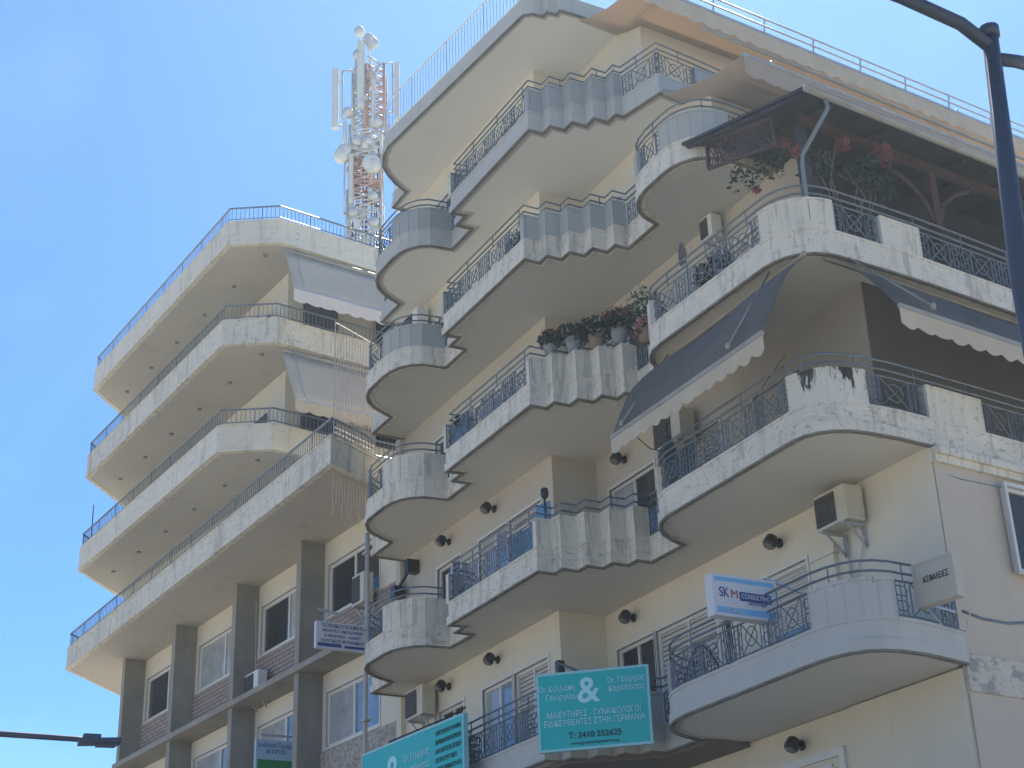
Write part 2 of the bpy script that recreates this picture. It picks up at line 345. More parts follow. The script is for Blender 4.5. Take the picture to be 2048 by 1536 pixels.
def handrail(mb,path,zs,rz=.019,sp=1.1,zb=None):
    L=alen(path); T=L[-1]
    for z in zs: mb.tube([(x,y,z) for x,y in path],rz,5)
    n=max(1,round(T/sp))
    for i in range(n+1):
        x,y=at(path,L,T*i/n); mb.tube([(x,y,zb),(x,y,zs[-1])],.013,4)
def plain_rail(mb,path,z0,z1,sp=.12,r=.009,rt=.025):
    L=alen(path); T=L[-1]; mb.tube([(x,y,z0) for x,y in path],.018,4); mb.tube([(x,y,z1) for x,y in path],rt,5)
    n=max(1,round(T/sp))
    for i in range(n+1):
        x,y=at(path,L,T*i/n); mb.tube([(x,y,z0-(.12 if i%12==0 else 0)),(x,y,z1)],r*(1.8 if i%12==0 else 1),4)
def scallop(mb,p,q,drop,n,amp=.06,thick=.012,nrm=(0,0,0)):
    """valance hanging from the line p-q with a wavy lower hem"""
    p,q=Vector(p),Vector(q); d=(q-p); nr=Vector((d.y,-d.x,0)).normalized()*thick; m=n*6; V=[];F=[]
    for i in range(m+1):
        t=i/m; P=p+d*t; ph=(i%6)/6; low=drop+amp*math.sin(math.pi*ph)+.01*math.sin(i*.7); sway=nr*math.sin(i*.9)*.8
        for off in (nr*0,nr): V+=[tuple(P+off),tuple(P+off+sway*1.2+Vector((0,0,-low)))]
    for i in range(m):
        a=4*i; b=a+4; F+=[(a,b,b+1,a+1),(a+3,b+3,b+2,a+2),(a+1,b+1,b+3,a+3),(a,a+2,b+2,b)]
    return mb.add(V,F)
def sheet(mb,A,B,C,D,sag=.05,nu=14,nv=6,th=.008):
    """fabric between edge A-B (fixed) and D-C (bar), slightly sagging"""
    A,B,C,D=map(Vector,(A,B,C,D)); V=[];F=[]
    nrm=(B-A).cross(D-A).normalized()
    for s in (0,1):
        for i in range(nu+1):
            for j in range(nv+1):
                u,v=i/nu,j/nv; P=(A*(1-u)+B*u)*(1-v)+(D*(1-u)+C*u)*v
                P=P-Vector((0,0,1))*sag*math.sin(math.pi*v)*(1+.25*math.sin(u*9+v*2))+nrm*th*s; V.append(tuple(P))
    k=(nu+1)*(nv+1)
    for i in range(nu):
        for j in range(nv):
            a=i*(nv+1)+j; b=a+nv+1; F+=[(a,a+1,b+1,b),(k+a,k+b,k+b+1,k+a+1)]
    rim=[i*(nv+1) for i in range(nu+1)]+[nu*(nv+1)+j for j in range(1,nv+1)]+[i*(nv+1)+nv for i in range(nu-1,-1,-1)]+[j for j in range(nv-1,0,-1)]
    for a,b in zip(rim,rim[1:]+rim[:1]): F.append((a,b,k+b,k+a))
    return mb.add(V,F,True)
def wall_holes(mb,a0,a1,z0,z1,b0,b1,holes):
    xs=sorted(set([a0,a1]+[min(max(h[i],a0),a1) for h in holes for i in (0,1)]))
    for x0,x1 in zip(xs,xs[1:]):
        if x1-x0<1e-6: continue
        hs=sorted([(h[2],h[3]) for h in holes if h[0]<=x0+1e-6 and h[1]>=x1-1e-6]); z=z0
        for h0,h1 in hs:
            if h0>z+1e-6: mb.box(x0,x1,b0,b1,z,h0)
            z=max(z,h1)
        if z1>z+1e-6: mb.box(x0,x1,b0,b1,z,z1)
def window(parent,a0,a1,z0,z1,b,kind='glass',xf=None,panes=2,fw=.06,depth=.16,trim=True,name='window'):
    """frame set back in its opening (b = wall face), panes as child"""
    f=MB(xf); y1=b-.05; y0=y1-.07
    f.box(a0,a0+fw,y0,y1,z0,z1); f.box(a1-fw,a1,y0,y1,z0,z1); f.box(a0+fw,a1-fw,y0,y1,z0,z0+fw); f.box(a0+fw,a1-fw,y0,y1,z1-fw,z1)
    w=(a1-a0)/panes
    for i in range(1,panes): f.box(a0+w*i-fw/2,a0+w*i+fw/2,y0+.004,y1-.004,z0+fw,z1-fw)
    if trim:
        f.box(a0-.05,a0,b-.02,b+.025,z0-.05,z1+.05); f.box(a1,a1+.05,b-.02,b+.025,z0-.05,z1+.05)
        f.box(a0,a1,b-.02,b+.025,z1,z1+.05); f.box(a0,a1,b-.02,b+.04,z0-.05,z0)
    fo=f.build(name,'frame',parent)
    kinds=kind if isinstance(kind,(list,tuple)) else [kind]*panes
    for i in range(panes):
        k=kinds[i]; p=MB(xf); x0=a0+w*i+fw*.6; x1=a0+w*(i+1)-fw*.6
        if k=='shutter':
            zz=z0+fw
            while zz<z1-fw-.02: p.box(x0,x1,y0-.01,y0+.035,zz,zz+.05); zz+=.085
            p.box(x0,x1,y0-.03,y0-.012,z0+fw*.5,z1-fw*.5); p.build('shutter','shutter',fo)
        elif k=='rollup':
            zz=z1-fw-.9
            while zz<z1-fw: p.box(x0,x1,y0-.01,y0+.03,zz,zz+.045); zz+=.055
            p.build('roller_shutter','shutter',fo); MB(xf).box(x0,x1,y0+.004,y0+.012,z0+fw*.5,z1-fw-.9).build('pane',M['skyglass'],fo)
        else: p.box(x0,x1,y0+.015,y0+.03,z0+fw*.5,z1-fw*.5); p.build('pane',k,fo)
    return fo

# ================================================================= GROUND
g=MB(); g.box(-900,900,-900,900,-.3,0); struct(g.build('ground','paving',origin=(0,0,0)))
g=MB(); g.box(-300,300,5.5,14,-.1,.004); struct(g.build('road','asphalt',origin=(0,9,0)))
g=MB(); g.box(-14.5,60,2.9,5.5,.0,.14); struct(g.build('pavement','paving'))

# ================================================================= CORNER APARTMENT BUILDING
bld=thing('apartment_building','cream corner apartment block with wavy zigzag balconies stepping back at the top','building',(8,-6,0))
ZL={2:6.97,3:10.2,4:13.33,5:16.35,6:19.32,7:22.42}
CORN={1:0,2:0,3:.93,4:2.0,5:4.2,6:6.3}
LEFT=[(15.9,1.0),(15.87,1.83),(14.84,1.83),(14.68,2.12),(14.5,2.4),(14.28,2.62),(14.0,2.78),(13.68,2.86),(12.9,2.86),(12.6,2.82),(12.35,2.72),(12.15,2.56),(12.02,2.34),(11.96,1.83)]
STEP=[(11.96,1.83),(11.0,1.83),(11.0,2.2),(10.55,2.2),(10.6,2.52)]
ZIG=[(7.1,2.52),(7.1,2.2),(6.81,2.2),(6.81,1.88),(6.51,1.88),(6.51,1.56),(6.21,1.56),(6.21,1.24),(5.93,1.24),(5.93,.95)]
C2=[(4.97,.95),(4.86,1.25),(4.7,1.55),(4.5,1.76),(4.26,1.92),(3.99,2.04),(3.6,2.11),(.5,2.11),(.2,2.07),(-.05,1.97),(-.23,1.83),(-.34,1.63),(-.39,1.4),(-.37,.95),(-.3,.6),(-.19,.1)]
C3=[(4.97,.95),(4.84,1.25),(4.66,1.52),(4.45,1.72),(4.2,1.87),(3.9,1.95),(.6,1.97),(.4,1.93),(.22,1.83),(.08,1.67),(-.02,1.45),(-.07,1.1),(-.08,.6),(-.04,-.05),(.05,-1.2),(.5,-6.5),(.9,-12)]
C4=[(4.97,.95),(4.85,1.25),(4.68,1.48),(4.48,1.62),(4.28,1.7),(3.95,1.73),(1.15,1.69),(.95,1.66),(.75,1.58),(.58,1.45),(.46,1.28),(.39,1.05),(.38,.87),(.42,-.1),(.48,-.95),(.9,-5),(1.6,-12)]
C5=[(4.97,.95),(4.85,1.28),(4.7,1.5),(4.5,1.64),(4.29,1.72),(4.0,1.76),(3.5,1.76),(3.25,1.74),(3.05,1.67),(2.87,1.55),(2.74,1.38),(2.66,1.15),(2.64,.9),(2.75,-.4),(3.2,-5),(3.8,-12)]
def shift(p,dt): return [(x,y+(dt if y>1.05 else dt*.5)) for x,y in p]
def pieces(l):
    if l==7: return None
    if l==6:
        A,B,C=shift(LEFT,-.22),shift(STEP,-.22),shift(ZIG,-.22)
        return [('low',A[:3]),('rail',A[2:9]),('panel',A[8:]),('rail',B),('rail',[B[-1],C[0]]),('panel',C),('rail',[C[-1],(4.95,.62)]),('rail',[(4.95,.62),(5.06,-.35)]),('panel',[(5.06,-.35),(5.3,-2.2)]),('low',[(5.3,-2.2),(6.1,-12)])]
    P=[('low',LEFT[:3]),('rail',LEFT[2:9]),('panel',LEFT[8:]),('rail',STEP),('rail',[STEP[-1],ZIG[0]]),('panel',ZIG),('rail',[ZIG[-1],C3[0]])]
    if l==2: return P+[('rail',C2[:4]),('post',C2[3:5]),('rail',C2[4:8]),('panel',C2[7:13]),('rail',C2[12:])]
    if l==3: return P+[('rail',C3[:3]),('post',C3[2:5]),('rail',C3[4:7]),('mould',C3[6:12]),('rail',C3[11:14]),('panel',C3[13:15]),('rail',C3[14:16]),('low',C3[15:])]
    if l==4: return P+[('rail',C4[:4]),('post',C4[3:5]),('rail',C4[4:7]),('panel',C4[6:13]),('rail',C4[12:14]),('panel',C4[13:15]),('rail',C4[14:16]),('low',C4[15:])]
    if l==5: return P+[('rail',C5[:4]),('post',C5[3:5]),('rail',C5[4:7]),('panel',C5[6:13]),('low',C5[12:])]
for l in (2,3,4,5,6):
    z=ZL[l]; P=pieces(l); full=[P[0][1][0]]
    for _,p in P: full+=p[1:]
    # slab
    c=CORN[min(l,6)]; poly=offset(full,-.1)
    if l==2: poly=poly+[(0.15,.05),(.15,-.3),(15.5,-.3)]
    else: poly=poly+[(poly[-1][0],-12),(15.5,-12)]
    slab=MB().prism(poly,z+.012,z+.2).build('balcony_slab',{6:'soffitglare',5:'soffitshade'}.get(l,'soffit'),bld)
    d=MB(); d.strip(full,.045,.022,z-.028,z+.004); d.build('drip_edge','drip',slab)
    b=MB(); b.strip(full,.14,.03,z,z+.15); b.strip(full,.13,.0,z+.12,z+.43)
    b.strip(full,.145,.012,z+.40,z+.445)
    b.build('parapet_curb',{3:'rough',6:'curbblue',2:'curbblue'}.get(l,'parapet'),slab)
    hr=MB()
    for k,p in P:
        if k=='rail' or k=='low': ir=MB(); iron_rail(ir,offset(p,-.06),z+.5,z+.97); ir.build('iron_railing','iron',slab)
        if k in('panel','mould','post'):
            q=MB(); q.strip(p,.12,.006,z+.42,z+.95)
            if k!='post' :
                q.strip(p,.135,.02,z+.93,z+.975)
                for (x,y) in offset(p,.008)[:]: q.tube([(x,y,z+.40),(x,y,z+.95)],.010,5)
            q.build('parapet_panel','moldpanel' if k=='mould' else {2:'leaf_panel',6:'panelblue',5:'panelgrey'}.get(l,'panel'),slab)
    # corner upstand at the left end of the long straight run
    e=STEP[-1]; dy=-.22 if l==6 else 0
    MB().box(e[0]-.02,e[0]+.1,e[1]-.14+dy,e[1]+.0+dy,z+.445,z+1.02).build('end_post','panel',slab)
    handrail(hr,offset(full,-.06),(z+1.08,z+1.22),zb=z+.95); hr.build('handrail','iron',slab)
# roof slab
z=ZL[7]
RP=[(15.6,1.0),(15.55,1.45),(14.75,1.46),(14.5,1.85),(14.25,2.15),(13.95,2.42),(13.5,2.6),(13.1,2.66),(7.45,2.12),(7.32,1.95),(7.3,1.72),(7.15,1.72),(7.13,1.5),(6.98,1.5),(6.97,1.1),(6.99,-.6),(7.3,-5),(7.9,-12)]
rs=MB().prism(offset(RP,-.08)+[(15.5,-12)],z+.012,z+.3).build('roof_slab','soffitglare',bld)
b=MB(); b.strip(RP,.12,.02,z,z+.16); b.strip(RP,.1,0,z+.13,z+.4); b.build('roof_fascia','curbblue',rs)
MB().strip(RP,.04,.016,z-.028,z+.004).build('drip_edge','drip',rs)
q=MB(); plain_rail(q,offset(RP[2:9],-.06),z+.5,z+1.35,sp=.13,r=.008,rt=.02); q.build('roof_railing','galv',rs)
q=MB(); pp=offset(RP[8:15],-.05); q.strip(pp,.1,0,z+.4,z+.85); q.build('roof_parapet_panel','panelblue',rs)
# walls, level by level
def walls(l,z0,z1):
    c=CORN[l]; sx=.075
    holesA=[]; holesB=[]; dz=z1
    if l>=1:
        top=z1-.76; flo=z0+.25
        holesA=[(7.43,8.68,flo,top),(5.5,7.36,flo,top),(3.0,4.15,flo,top)] if c<2.5 else [(7.43,8.68,flo,top)]
        if l in(3,): holesA=[(7.0,8.6,flo,top),(4.9,6.2,flo,top),(2.6,3.9,flo,top)]
        if l==4: holesA=[(6.9,8.5,flo,top),(3.0,4.2,flo,top)]
        holesB=[(9.5,10.85,flo,top),(10.93,12.2,flo,top),(13.05,14.2,flo,top)]
    w=MB()
    wall_holes(w,c,9.05,z0,z1,-.25,0,holesA)
    w.box(9.05,9.3,-.25,1.0-.25,z0,z1)
    wall_holes(w,9.05,15.9,z0,z1,.75,1.0,holesB)
    w.box(15.9,16.15,-.5,1.12,z0,z1); w.box(15.65,15.9,-12,.75,z0,z1)
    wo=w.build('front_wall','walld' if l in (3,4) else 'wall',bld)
    # side wall
    A=(c,0.0); B=(c+sx*12,-12); dx=.25
    s=MB(); s.add([(A[0]-.03,.003,z0),(B[0]-.03,B[1],z0),(B[0]+dx,B[1],z0),(A[0]-.002,-.02,z0),(A[0]-.03,.003,z1),(B[0]-.03,B[1],z1),(B[0]+dx,B[1],z1),(A[0]-.002,-.02,z1)],[(0,1,2,3),(7,6,5,4),(0,4,5,1),(1,5,6,2),(2,6,7,3),(3,7,4,0)])
    # (outer skin placed a little proud, with a clean return at the corner)
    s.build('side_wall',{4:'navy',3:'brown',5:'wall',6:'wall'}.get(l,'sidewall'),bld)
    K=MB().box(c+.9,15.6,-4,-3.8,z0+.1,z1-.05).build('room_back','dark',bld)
    for i,h in enumerate(holesA):
        if l==2 and i==0: kinds,pn=['glass','dark'],2
        elif i==1: kinds,pn=['shutter','shutter'],2
        elif i==2: kinds,pn=['rollup'],1
        else: kinds,pn=['glass','curtain'],2
        window(bld,*h,0.0,kinds,panes=pn,name='balcony_door')
    for i,h in enumerate(holesB):
        window(bld,*h,1.0,[['shutter','shutter'],['skyglass','curtain'],['glass','glass']][i],panes=2,name='balcony_door')
walls(1,0,ZL[2]); 
for l in (2,3,4,5,6): walls(l,ZL[l]+.2 if l>1 else 0,ZL[l+1]+.012)
MB().prism([(4.9,.03),(4.9,.86),(5.95,.86),(7.0,2.2),(10.5,2.2),(10.5,1.03),(9.08,1.03),(9.08,.03)],6.90,6.975).build('dark_ceiling_panel','brown',bld)  # dark brown sheet just below the lowest balcony slab
MB().box(.02,2.36,.0,.055,0,6.96).build('pilaster','wall',bld)
q=MB(); q.box(2.62,4.2,.003,.05,6.34,6.46); q.box(2.62,2.74,.003,.05,3,6.34); q.box(2.9,4.2,.003,.03,6.12,6.2); q.build('door_surround','frame',bld)
# side street face dressing: string courses, window, cornice
def SX(a,b,zz):  # a = distance along the side street, b = outwards
    return (.075*a-b*.997,-a*.997-b*.075,zz)
q=MB(SX); q.box(.0,9,-.02,.06,6.64,7.16); q.build('stained_string_course','band',bld)
q=MB(SX); q.box(-.02,9,-.02,.10,9.95,10.06); q.box(-.02,9,-.02,.16,10.06,10.17); q.build('cornice','parapet',bld)
window(bld,1.3,2.6,8.48,9.78,.16,['duskglass','duskglass'],xf=SX,name='side_window')
q=MB(SX); q.tube([(.12,.02,9.82),(.5,.03,9.78),(1.2,.03,9.8),(2.5,.03,9.78)],.008,5); q.tube([(.1,.03,7.76),(.5,.03,7.70),(1.0,.03,7.70),(1.5,.03,7.78),(2.4,.03,7.8)],.022,6); q.build('wall_cable','iron',bld)
# downpipe at the party wall
q=MB(); q.tube([(15.98,1.9,13.9),(15.98,1.9,11.1),(16.05,1.9,10.6),(16.12,1.88,7.0),(16.12,1.88,.2)],.055,8)
for zz in (7.6,9.6,11.6,13.4): q.box(15.9,16.1,1.82,1.98,zz,zz+.05)
q.build('downpipe','pipe',bld)

# ================================================================= LEFT OFFICE AND APARTMENT BLOCK
lb=thing('office_building','beige block left of the zigzag building, long angular balconies over bays with concrete fins','building',(27,-5,0))
a0=math.atan(.085); E1=(math.cos(a0),math.sin(a0)); E2=(-E1[1],E1[0]); O=(17.0,.571)
def LX(a,b,zz): return (O[0]+E1[0]*a+E2[0]*b,O[1]+E1[1]*a+E2[1]*b,zz)
FIN=[4.2,8.25,12.65,16.85]; W1=17.3
edges=[0]+FIN
Z1,HH=15.4,3.31
for (zf,zt,nm) in ((12.09,Z1,'upper'),(8.78,12.09,'lower'),(5.5,8.78,'low')):
    holes=[]; 
    for i in range(4):
        x0=edges[i]+(.45 if i else 1.1); x1=edges[i+1]-.35
        holes.append((x0,x1,zf+1.28,zf+2.66))
    w=MB(LX); wall_holes(w,0,W1,zf,zt+.01,-.25,0,holes); w.build('front_wall','wall',lb)
    for i,h in enumerate(holes):
        kinds={'upper':['glass','glass'],'lower':['skyglass','curtain'],'low':['glass','glass']}[nm]
        if nm=='upper' and i in(2,): kinds=['curtain','curtain']
        if nm=='upper' and i==1: kinds=['curtain','glass']
        if nm=='lower' and i==2: kinds=['skyglass','curtain']
        window(lb,*h,0.0,kinds,xf=LX,panes=2,fw=.09,name='office_window')
        c=MB(LX); c.box(edges[i]+.15,edges[i+1]-.15,.004,.06,zf+.01,zf+1.2); c.build('spandrel_cladding','stone' if (nm=='lower' and i==0) else 'brick',lb)
w=MB(LX); w.box(0,W1,-12,-.26,0,Z1+.01); w.box(0,W1,-.25,0,0,5.5); w.build('block_core','concrete',lb)
for a in FIN:
    f=MB(LX); f.box(a-.13,a+.13,.0,.68,0,Z1+.012); f.build('concrete_fin','concrete',lb)
for zz in (12.09,8.78,5.5):
    f=MB(LX)
    for i in range(4): f.box(edges[i]+(.132 if i else -.6),edges[i+1]-.132,-.02,.80,zz-.15,zz)
    f.box(-.6,FIN[-1]+.14,.684,.80,zz-.15,zz) if False else None
    for a in FIN: f.box(a-.13,a+.13,.684,.80,zz-.15,zz)
    f.build('floor_ledge','concrete',lb)
UP=[(24.1,-9),(23.55,-1.9),(23.05,1.72),(23.85,3.06),(35.4,4.0),(37.6,2.1),(38.6,-9)]
L1p=[(17.6,-9),(16.75,1.3),(15.85,2.88),(35.6,4.08),(38.3,1.55),(39,-9)]
for i in range(4):
    z=Z1+HH*i-(.0 if i<3 else .03); path=(L1p if i==0 else UP)[::-1]
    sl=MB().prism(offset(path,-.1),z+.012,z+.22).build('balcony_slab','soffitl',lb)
    hgt=.72 if i==0 else .80
    b=MB(); b.strip(path,.12,0,z+.05,z+hgt); b.strip(path,.14,.025,z,z+.10); b.strip(path,.145,.02,z+hgt-.05,z+hgt+.004); b.build('parapet','rough' if i in(0,2) else 'lparapet',sl)
    q=MB(); plain_rail(q,offset(path,-.06),z+hgt+.10,z+hgt+.48,sp=.13,rt=.03); q.build('terrace_railing','iron',sl)
    # round recessed lights under the slab
    if i>0:
        for k in range(6):
            s_=23.95+2.22*k; t_=1.84+.215*k
            MB().lathe((s_,t_,z-.03),(0,0,1),[(0,.04),(0,.07),(.045,.07)],10).build('soffit_light','spot',sl)
UW=[(24.7,.82),(37.2,1.95),(38.2,-9),(25.6,-9)]
for i in range(3):
    z0=Z1+HH*i+.2; z1=Z1+HH*(i+1)+.012
    MB().prism(UW,z0,z1).build('upper_wall','wall',lb)
    for k in range(4):
        a=8.6+2.7*k
        ux=lambda a_,b_,zz: LX(a_,b_+.13,zz)
        f=MB(lambda a_,b_,zz:(24.7+(a_)*.996,.82+a_*.0900+b_,zz)); a=1.0+2.9*k
        f.box(a,a+1.5,.01,.05,z0,z0+2.25); fo=f.build('balcony_door','frame',lb)
        f=MB(lambda a_,b_,zz:(24.7+(a_)*.996,.82+a_*.0900+b_,zz)); f.box(a+.08,a+1.42,.052,.06,z0+.05,z0+2.17); f.build('pane','glass' if (i+k)%3 else 'curtain',fo)
    # balcony doors on the end face
    MB().box(24.66,24.76,-.8,.3,z0,z0+2.3).build('end_door','dark',lb); MB().box(24.85,25.0,-4.4,-2.2,z0,z0+2.3).build('end_door','dark',lb)
# ---------------------------------------------------------------- awnings
def awning(name_label,A,B,C,D,fab,val,vdrop,arms,group=None,valn=16,nu=14,arm_m='galv',sag=.06,roller=.07):
    A,B,C,D=map(Vector,(A,B,C,D)); t=thing('awning',name_label,'awning',tuple((A+B)/2),group)
    sheet(MB(),A,B,C,D,sag).build('canvas',fab,t)
    MB().tube([A+Vector((0,0,.05)),B+Vector((0,0,.05))],roller,8).build('roller','gutter',t)
    MB().beam(D,C,.05,.07).build('front_bar',arm_m,t)
    v=MB(); scallop(v,D-Vector((0,0,.03)),C-Vector((0,0,.03)),vdrop,valn); v.build('valance',val,t)
    for (p,q) in arms:
        p,q=Vector(p),Vector(q); m=MB(); m.tube([p,q],.018,6); m.lathe(q-Vector((0,0,.05)),(0,0,1),[(0,.02),(.02,.045),(.08,.045),(.1,.02)],8); m.build('arm',arm_m,t)
    return t
# main building, fourth level: street side and side street
aw=awning('slate blue awning with cream valance under the front of the corner balcony',(4.85,1.30,13.26),(.50,1.42,13.26),(.33,2.52,11.66),(4.48,2.52,11.66),'bluefab','valance',.22,
   [((4.30,1.40,13.30),(4.05,2.58,11.74)),((1.2,1.56,13.30),(1.05,2.60,11.76))],group='awnings of the corner building',valn=14,sag=-.24,roller=.04,arm_m='gutter')
aw=awning('slate blue awning with cream valance on the side street face of the corner balcony',(.50,1.05,13.27),(1.2,-6,13.27),(-.25,-7,11.7),(-.85,1.0,11.86),'bluefab','valance',.24,
   [((.30,.75,13.28),(-.95,.45,11.92))],group='awnings of the corner building',valn=24,sag=-.14,roller=.04,arm_m='gutter')
# top: two big fabric roofs over the stepped side terraces
awning('large sand coloured awning hung from the roof edge over the top terrace',(7.05,.95,22.38),(7.95,-11,22.38),(5.95,-11.2,21.85),(4.95,.95,21.85),'orangefab','valance',.34,
   [((7.0,.2,22.3),(5.1,.2,21.88)),((7.3,-4,22.3),(5.4,-4,21.88)),((7.6,-8,22.3),(5.7,-8,21.88))],group='awnings of the corner building',valn=30,sag=.12)
awning('dusty pink awning with scalloped hem below the sand coloured one',(4.9,.55,19.28),(5.9,-11,19.28),(3.5,-11.2,18.62),(2.45,.55,18.55),'pinkfab','pinkfab',.36,
   [((4.9,-.1,19.2),(2.5,-.1,18.58)),((5.2,-4,19.2),(2.9,-4,18.58)),((5.5,-8,19.2),(3.2,-8,18.6))],group='awnings of the corner building',valn=30,sag=.1)
MB().tube([(2.2,1.6,18.62),(3.45,-11.4,18.7)],.035,8).build('roller_bar','gutter',bpy.data.objects['awning.003'])
m=MB()
for (dz_,o_) in ((.10,.05),(.24,.1)): m.tube([(4.92-o_,1.0,21.88+dz_),(5.92-o_,-11.2,21.88+dz_)],.022,6)
for k in range(9): y_=.4-1.35*k; x_=4.95+.082*(1-y_); m.tube([(x_-.05,y_,21.84),(x_-.1,y_,22.14)],.02,5)
m.build('bar_rail','galv',bpy.data.objects['awning.002'])
# left block
for (zz,b0,b1,lab,vd,vm) in ((25.1,22.2,23.42,'grey awning with bright white hem under the top slab of the left block',.36,'whitefab'),(21.8,21.85,19.8,'grey awning with beige hem one floor below the roof awning of the left block',.30,'valance')):
    zb=b1 if b1<zz else 23.4
    awning(lab,(23.15,1.5,zz),(23.75,-3.6,zz),(b0+.55,-3.7,zb),(b0,1.55,zb),'greyfab',vm,vd,[((23.1,1.2,zz+.1),(b0+.05,1.2,zb)),((23.6,-2.6,zz+.1),(b0+.45,-2.6,zb))],group='grey awnings of the left block',valn=12,sag=.03)
# ---------------------------------------------------------------- pergola on the corner terrace
pg=thing('pergola','dark timber pergola roof over the corner terrace with gutter and trellis','pergola',(1,-2,13.6))
ze=15.75; zi=16.62
def quadslab(A,B,C,D,th):
    m=MB(); A,B,C,D=[Vector(p) for p in (A,B,C,D)]; u=Vector((0,0,th)); m.add([tuple(p) for p in (A,B,C,D,A+u,B+u,C+u,D+u)],[(3,2,1,0),(4,5,6,7),(0,1,5,4),(1,2,6,5),(2,3,7,6),(3,0,4,7)]); return m
quadslab((2.95,1.7,zi),(-.22,1.66,ze),(.7,-9,ze),(3.9,-9,zi),.05).build('roof_deck','timber',pg)
m=MB()
for k in range(18):
    y=1.6-k*.6; o_=-.09*(y-1.66); m.beam((2.9+o_*.9,y,zi-.03),(-.10+o_,y,ze-.03),.06,.06)
m.build('rafter_set','timber',pg)
m=MB(); m.beam((.45,1.25,ze+.02-.02),(1.3,-9,ze-.02),.10,.14); m.build('front_beam','redtimber',pg)
for (x,y) in ((.62,1.1),(.78,-1.7),(1.05,-4.6)):
    m=MB(); m.box(x-.07,x+.07,y-.07,y+.07,13.55,ze-.05); m.build('post','redtimber' if y<1 else 'navy',pg)
    if y<1:
        m=MB()
        for sg in (-1,1): m.tube([(x,y+sg*.05,14.75),(x,y+sg*.2,15.15),(x,y+sg*.5,15.42),(x+.0,y+sg*.85,15.58)],.045,6)
        m.build('curved_brace','redtimber',pg)
m=MB(); m.tube([(-.27,1.66,ze),(.66,-9,ze-.02)],.065,8); m.build('gutter','gutter',pg)
m=MB(); m.tube([(-.22,1.25,ze-.05),(-.2,1.2,ze-.2),(.42,1.28,15.05),(.48,1.26,14.9),(.48,1.26,13.9)],.035,8); m.build('downspout','bluepipe',pg)
m=MB()   # diamond trellis under the street-side rake
TA,TB=Vector((2.45,1.55,0)),Vector((.75,1.52,0))
for k in range(26):
    for sg in (1,-1):
        u0=k/20-.15; u1=u0+.16*sg
        if 0<=u0<=1 and 0<=u1<=1:
            zt=lambda u:16.40-.56*u; p=TA.lerp(TB,u0); q_=TA.lerp(TB,u1); m.beam((p.x,p.y,zt(u0)),(q_.x,q_.y,zt(u1)-.48),.014,.02)
m.beam((2.45,1.55,16.42),(.75,1.52,15.86),.05,.05); m.beam((2.45,1.55,15.90),(.75,1.52,15.36),.05,.05); m.beam((2.45,1.55,16.45),(2.45,1.55,15.88),.05,.05); m.beam((.75,1.52,15.9),(.75,1.52,15.34),.05,.05)
m.build('trellis','redtimber',pg)
# ---------------------------------------------------------------- wall lamps
def lamp(s,t,z,lab):
    l=thing('wall_lamp',lab,'wall lamp',(s,t,z),'round black wall lamps under the balconies')
    m=MB(); m.lathe((s,t,z),(0,1,0),[(0,.07),(.03,.085),(.05,.06)],12); m.tube([(s,t+.04,z),(s-.02,t+.14,z+.03)],.03,8)
    m.lathe((s-.02,t+.16,z+.10),(0,.55,-1),[(0,.05),(.03,.095),(.17,.115),(.2,.105)],12); m.build('housing','lamp',l)
    MB().lathe((s-.02,t+.265,z-.095),(0,.55,-1),[(-.02,.04),(.0,.09),(.012,.07)],12).build('lens','lens',l)
for a in ((7.98,0,13.0,'round black wall lamp nearest the bottom hem of the blue awning, right of the pier'),(3.6,0,9.9,'round black wall lamp left of the big corner air conditioner'),
  (8.03,0,9.9,'round black wall lamp right of the pier above the large teal sign'),(3.6,0,6.66,'round black wall lamp lowest on the wall under the lowest corner balcony'),
  (11.45,1,13.05,'round black wall lamp nearer the pier of two under the flower pot balcony'),(13.58,1,13.03,'round black wall lamp farther from the pier of two under the flower pot balcony'),
  (11.5,1,9.9,'round black wall lamp over the balcony door with the bright glass'),(13.7,1,9.89,'round black wall lamp beside the left air conditioner above the lower teal sign')): lamp(*a)
# ---------------------------------------------------------------- air conditioners
def ac(p0,w,d,h,lab,m_='ac',ang=0,fan='end'):
    """outdoor unit: p0 = wall corner low, w along facade, d out, h high"""
    x,y,z=p0; ca,sa=math.cos(ang),math.sin(ang); xf=lambda a,b,c:(x+a*ca-b*sa,y+a*sa+b*ca,z+c)
    t=thing('air_conditioner',lab,'air conditioner',(x,y,z),'air conditioners on the facades')
    MB(xf).box(0,w,.08,d,0,h).build('casing',m_,t)
    m=MB(xf); m.box(w*.34,w*.97,d,d+.015,h*.08,h*.92)
    for k in range(7): m.box(w*.33,w*.98,d+.015,d+.025,h*(.12+.11*k),h*(.14+.11*k))
    m.build('front_grille','grille',t)
    m=MB(xf); m.box(-.012,0,.14,d-.05,h*.12,h*.5); m.build('end_cover',m_,t)
    for a in (w*.15,w*.85): m=MB(xf); m.beam((a,0,-.03),(a,d+.02,-.03),.04,.04); m.beam((a,.02,-.35),(a,d*.8,-.04),.03,.03); m.beam((a,.02,-.38),(a,.02,0),.04,.03); m.build('bracket','galv',t)
    return t
ac((1.45,0,9.55),.72,.42,.55,'large cream air conditioner on the wall by the corner under the mouldy balcony')
ac((14.2,1.02,9.42),.85,.38,.62,'brownish air conditioner high on the left wall above the lower teal sign')
ac((5.5,.02,12.45),.85,.40,.58,'air conditioner half hidden behind the hem of the front blue awning')
ac((14.3,1.02,18.45),.85,.36,.6,'pale air conditioner behind the curved balcony on the fifth level',m_='acw')
ac(LX(7.0,.12,12.16)[:3],.85,.34,.6,'white air conditioner standing on the ledge between two concrete fins',m_='acw',ang=a0)
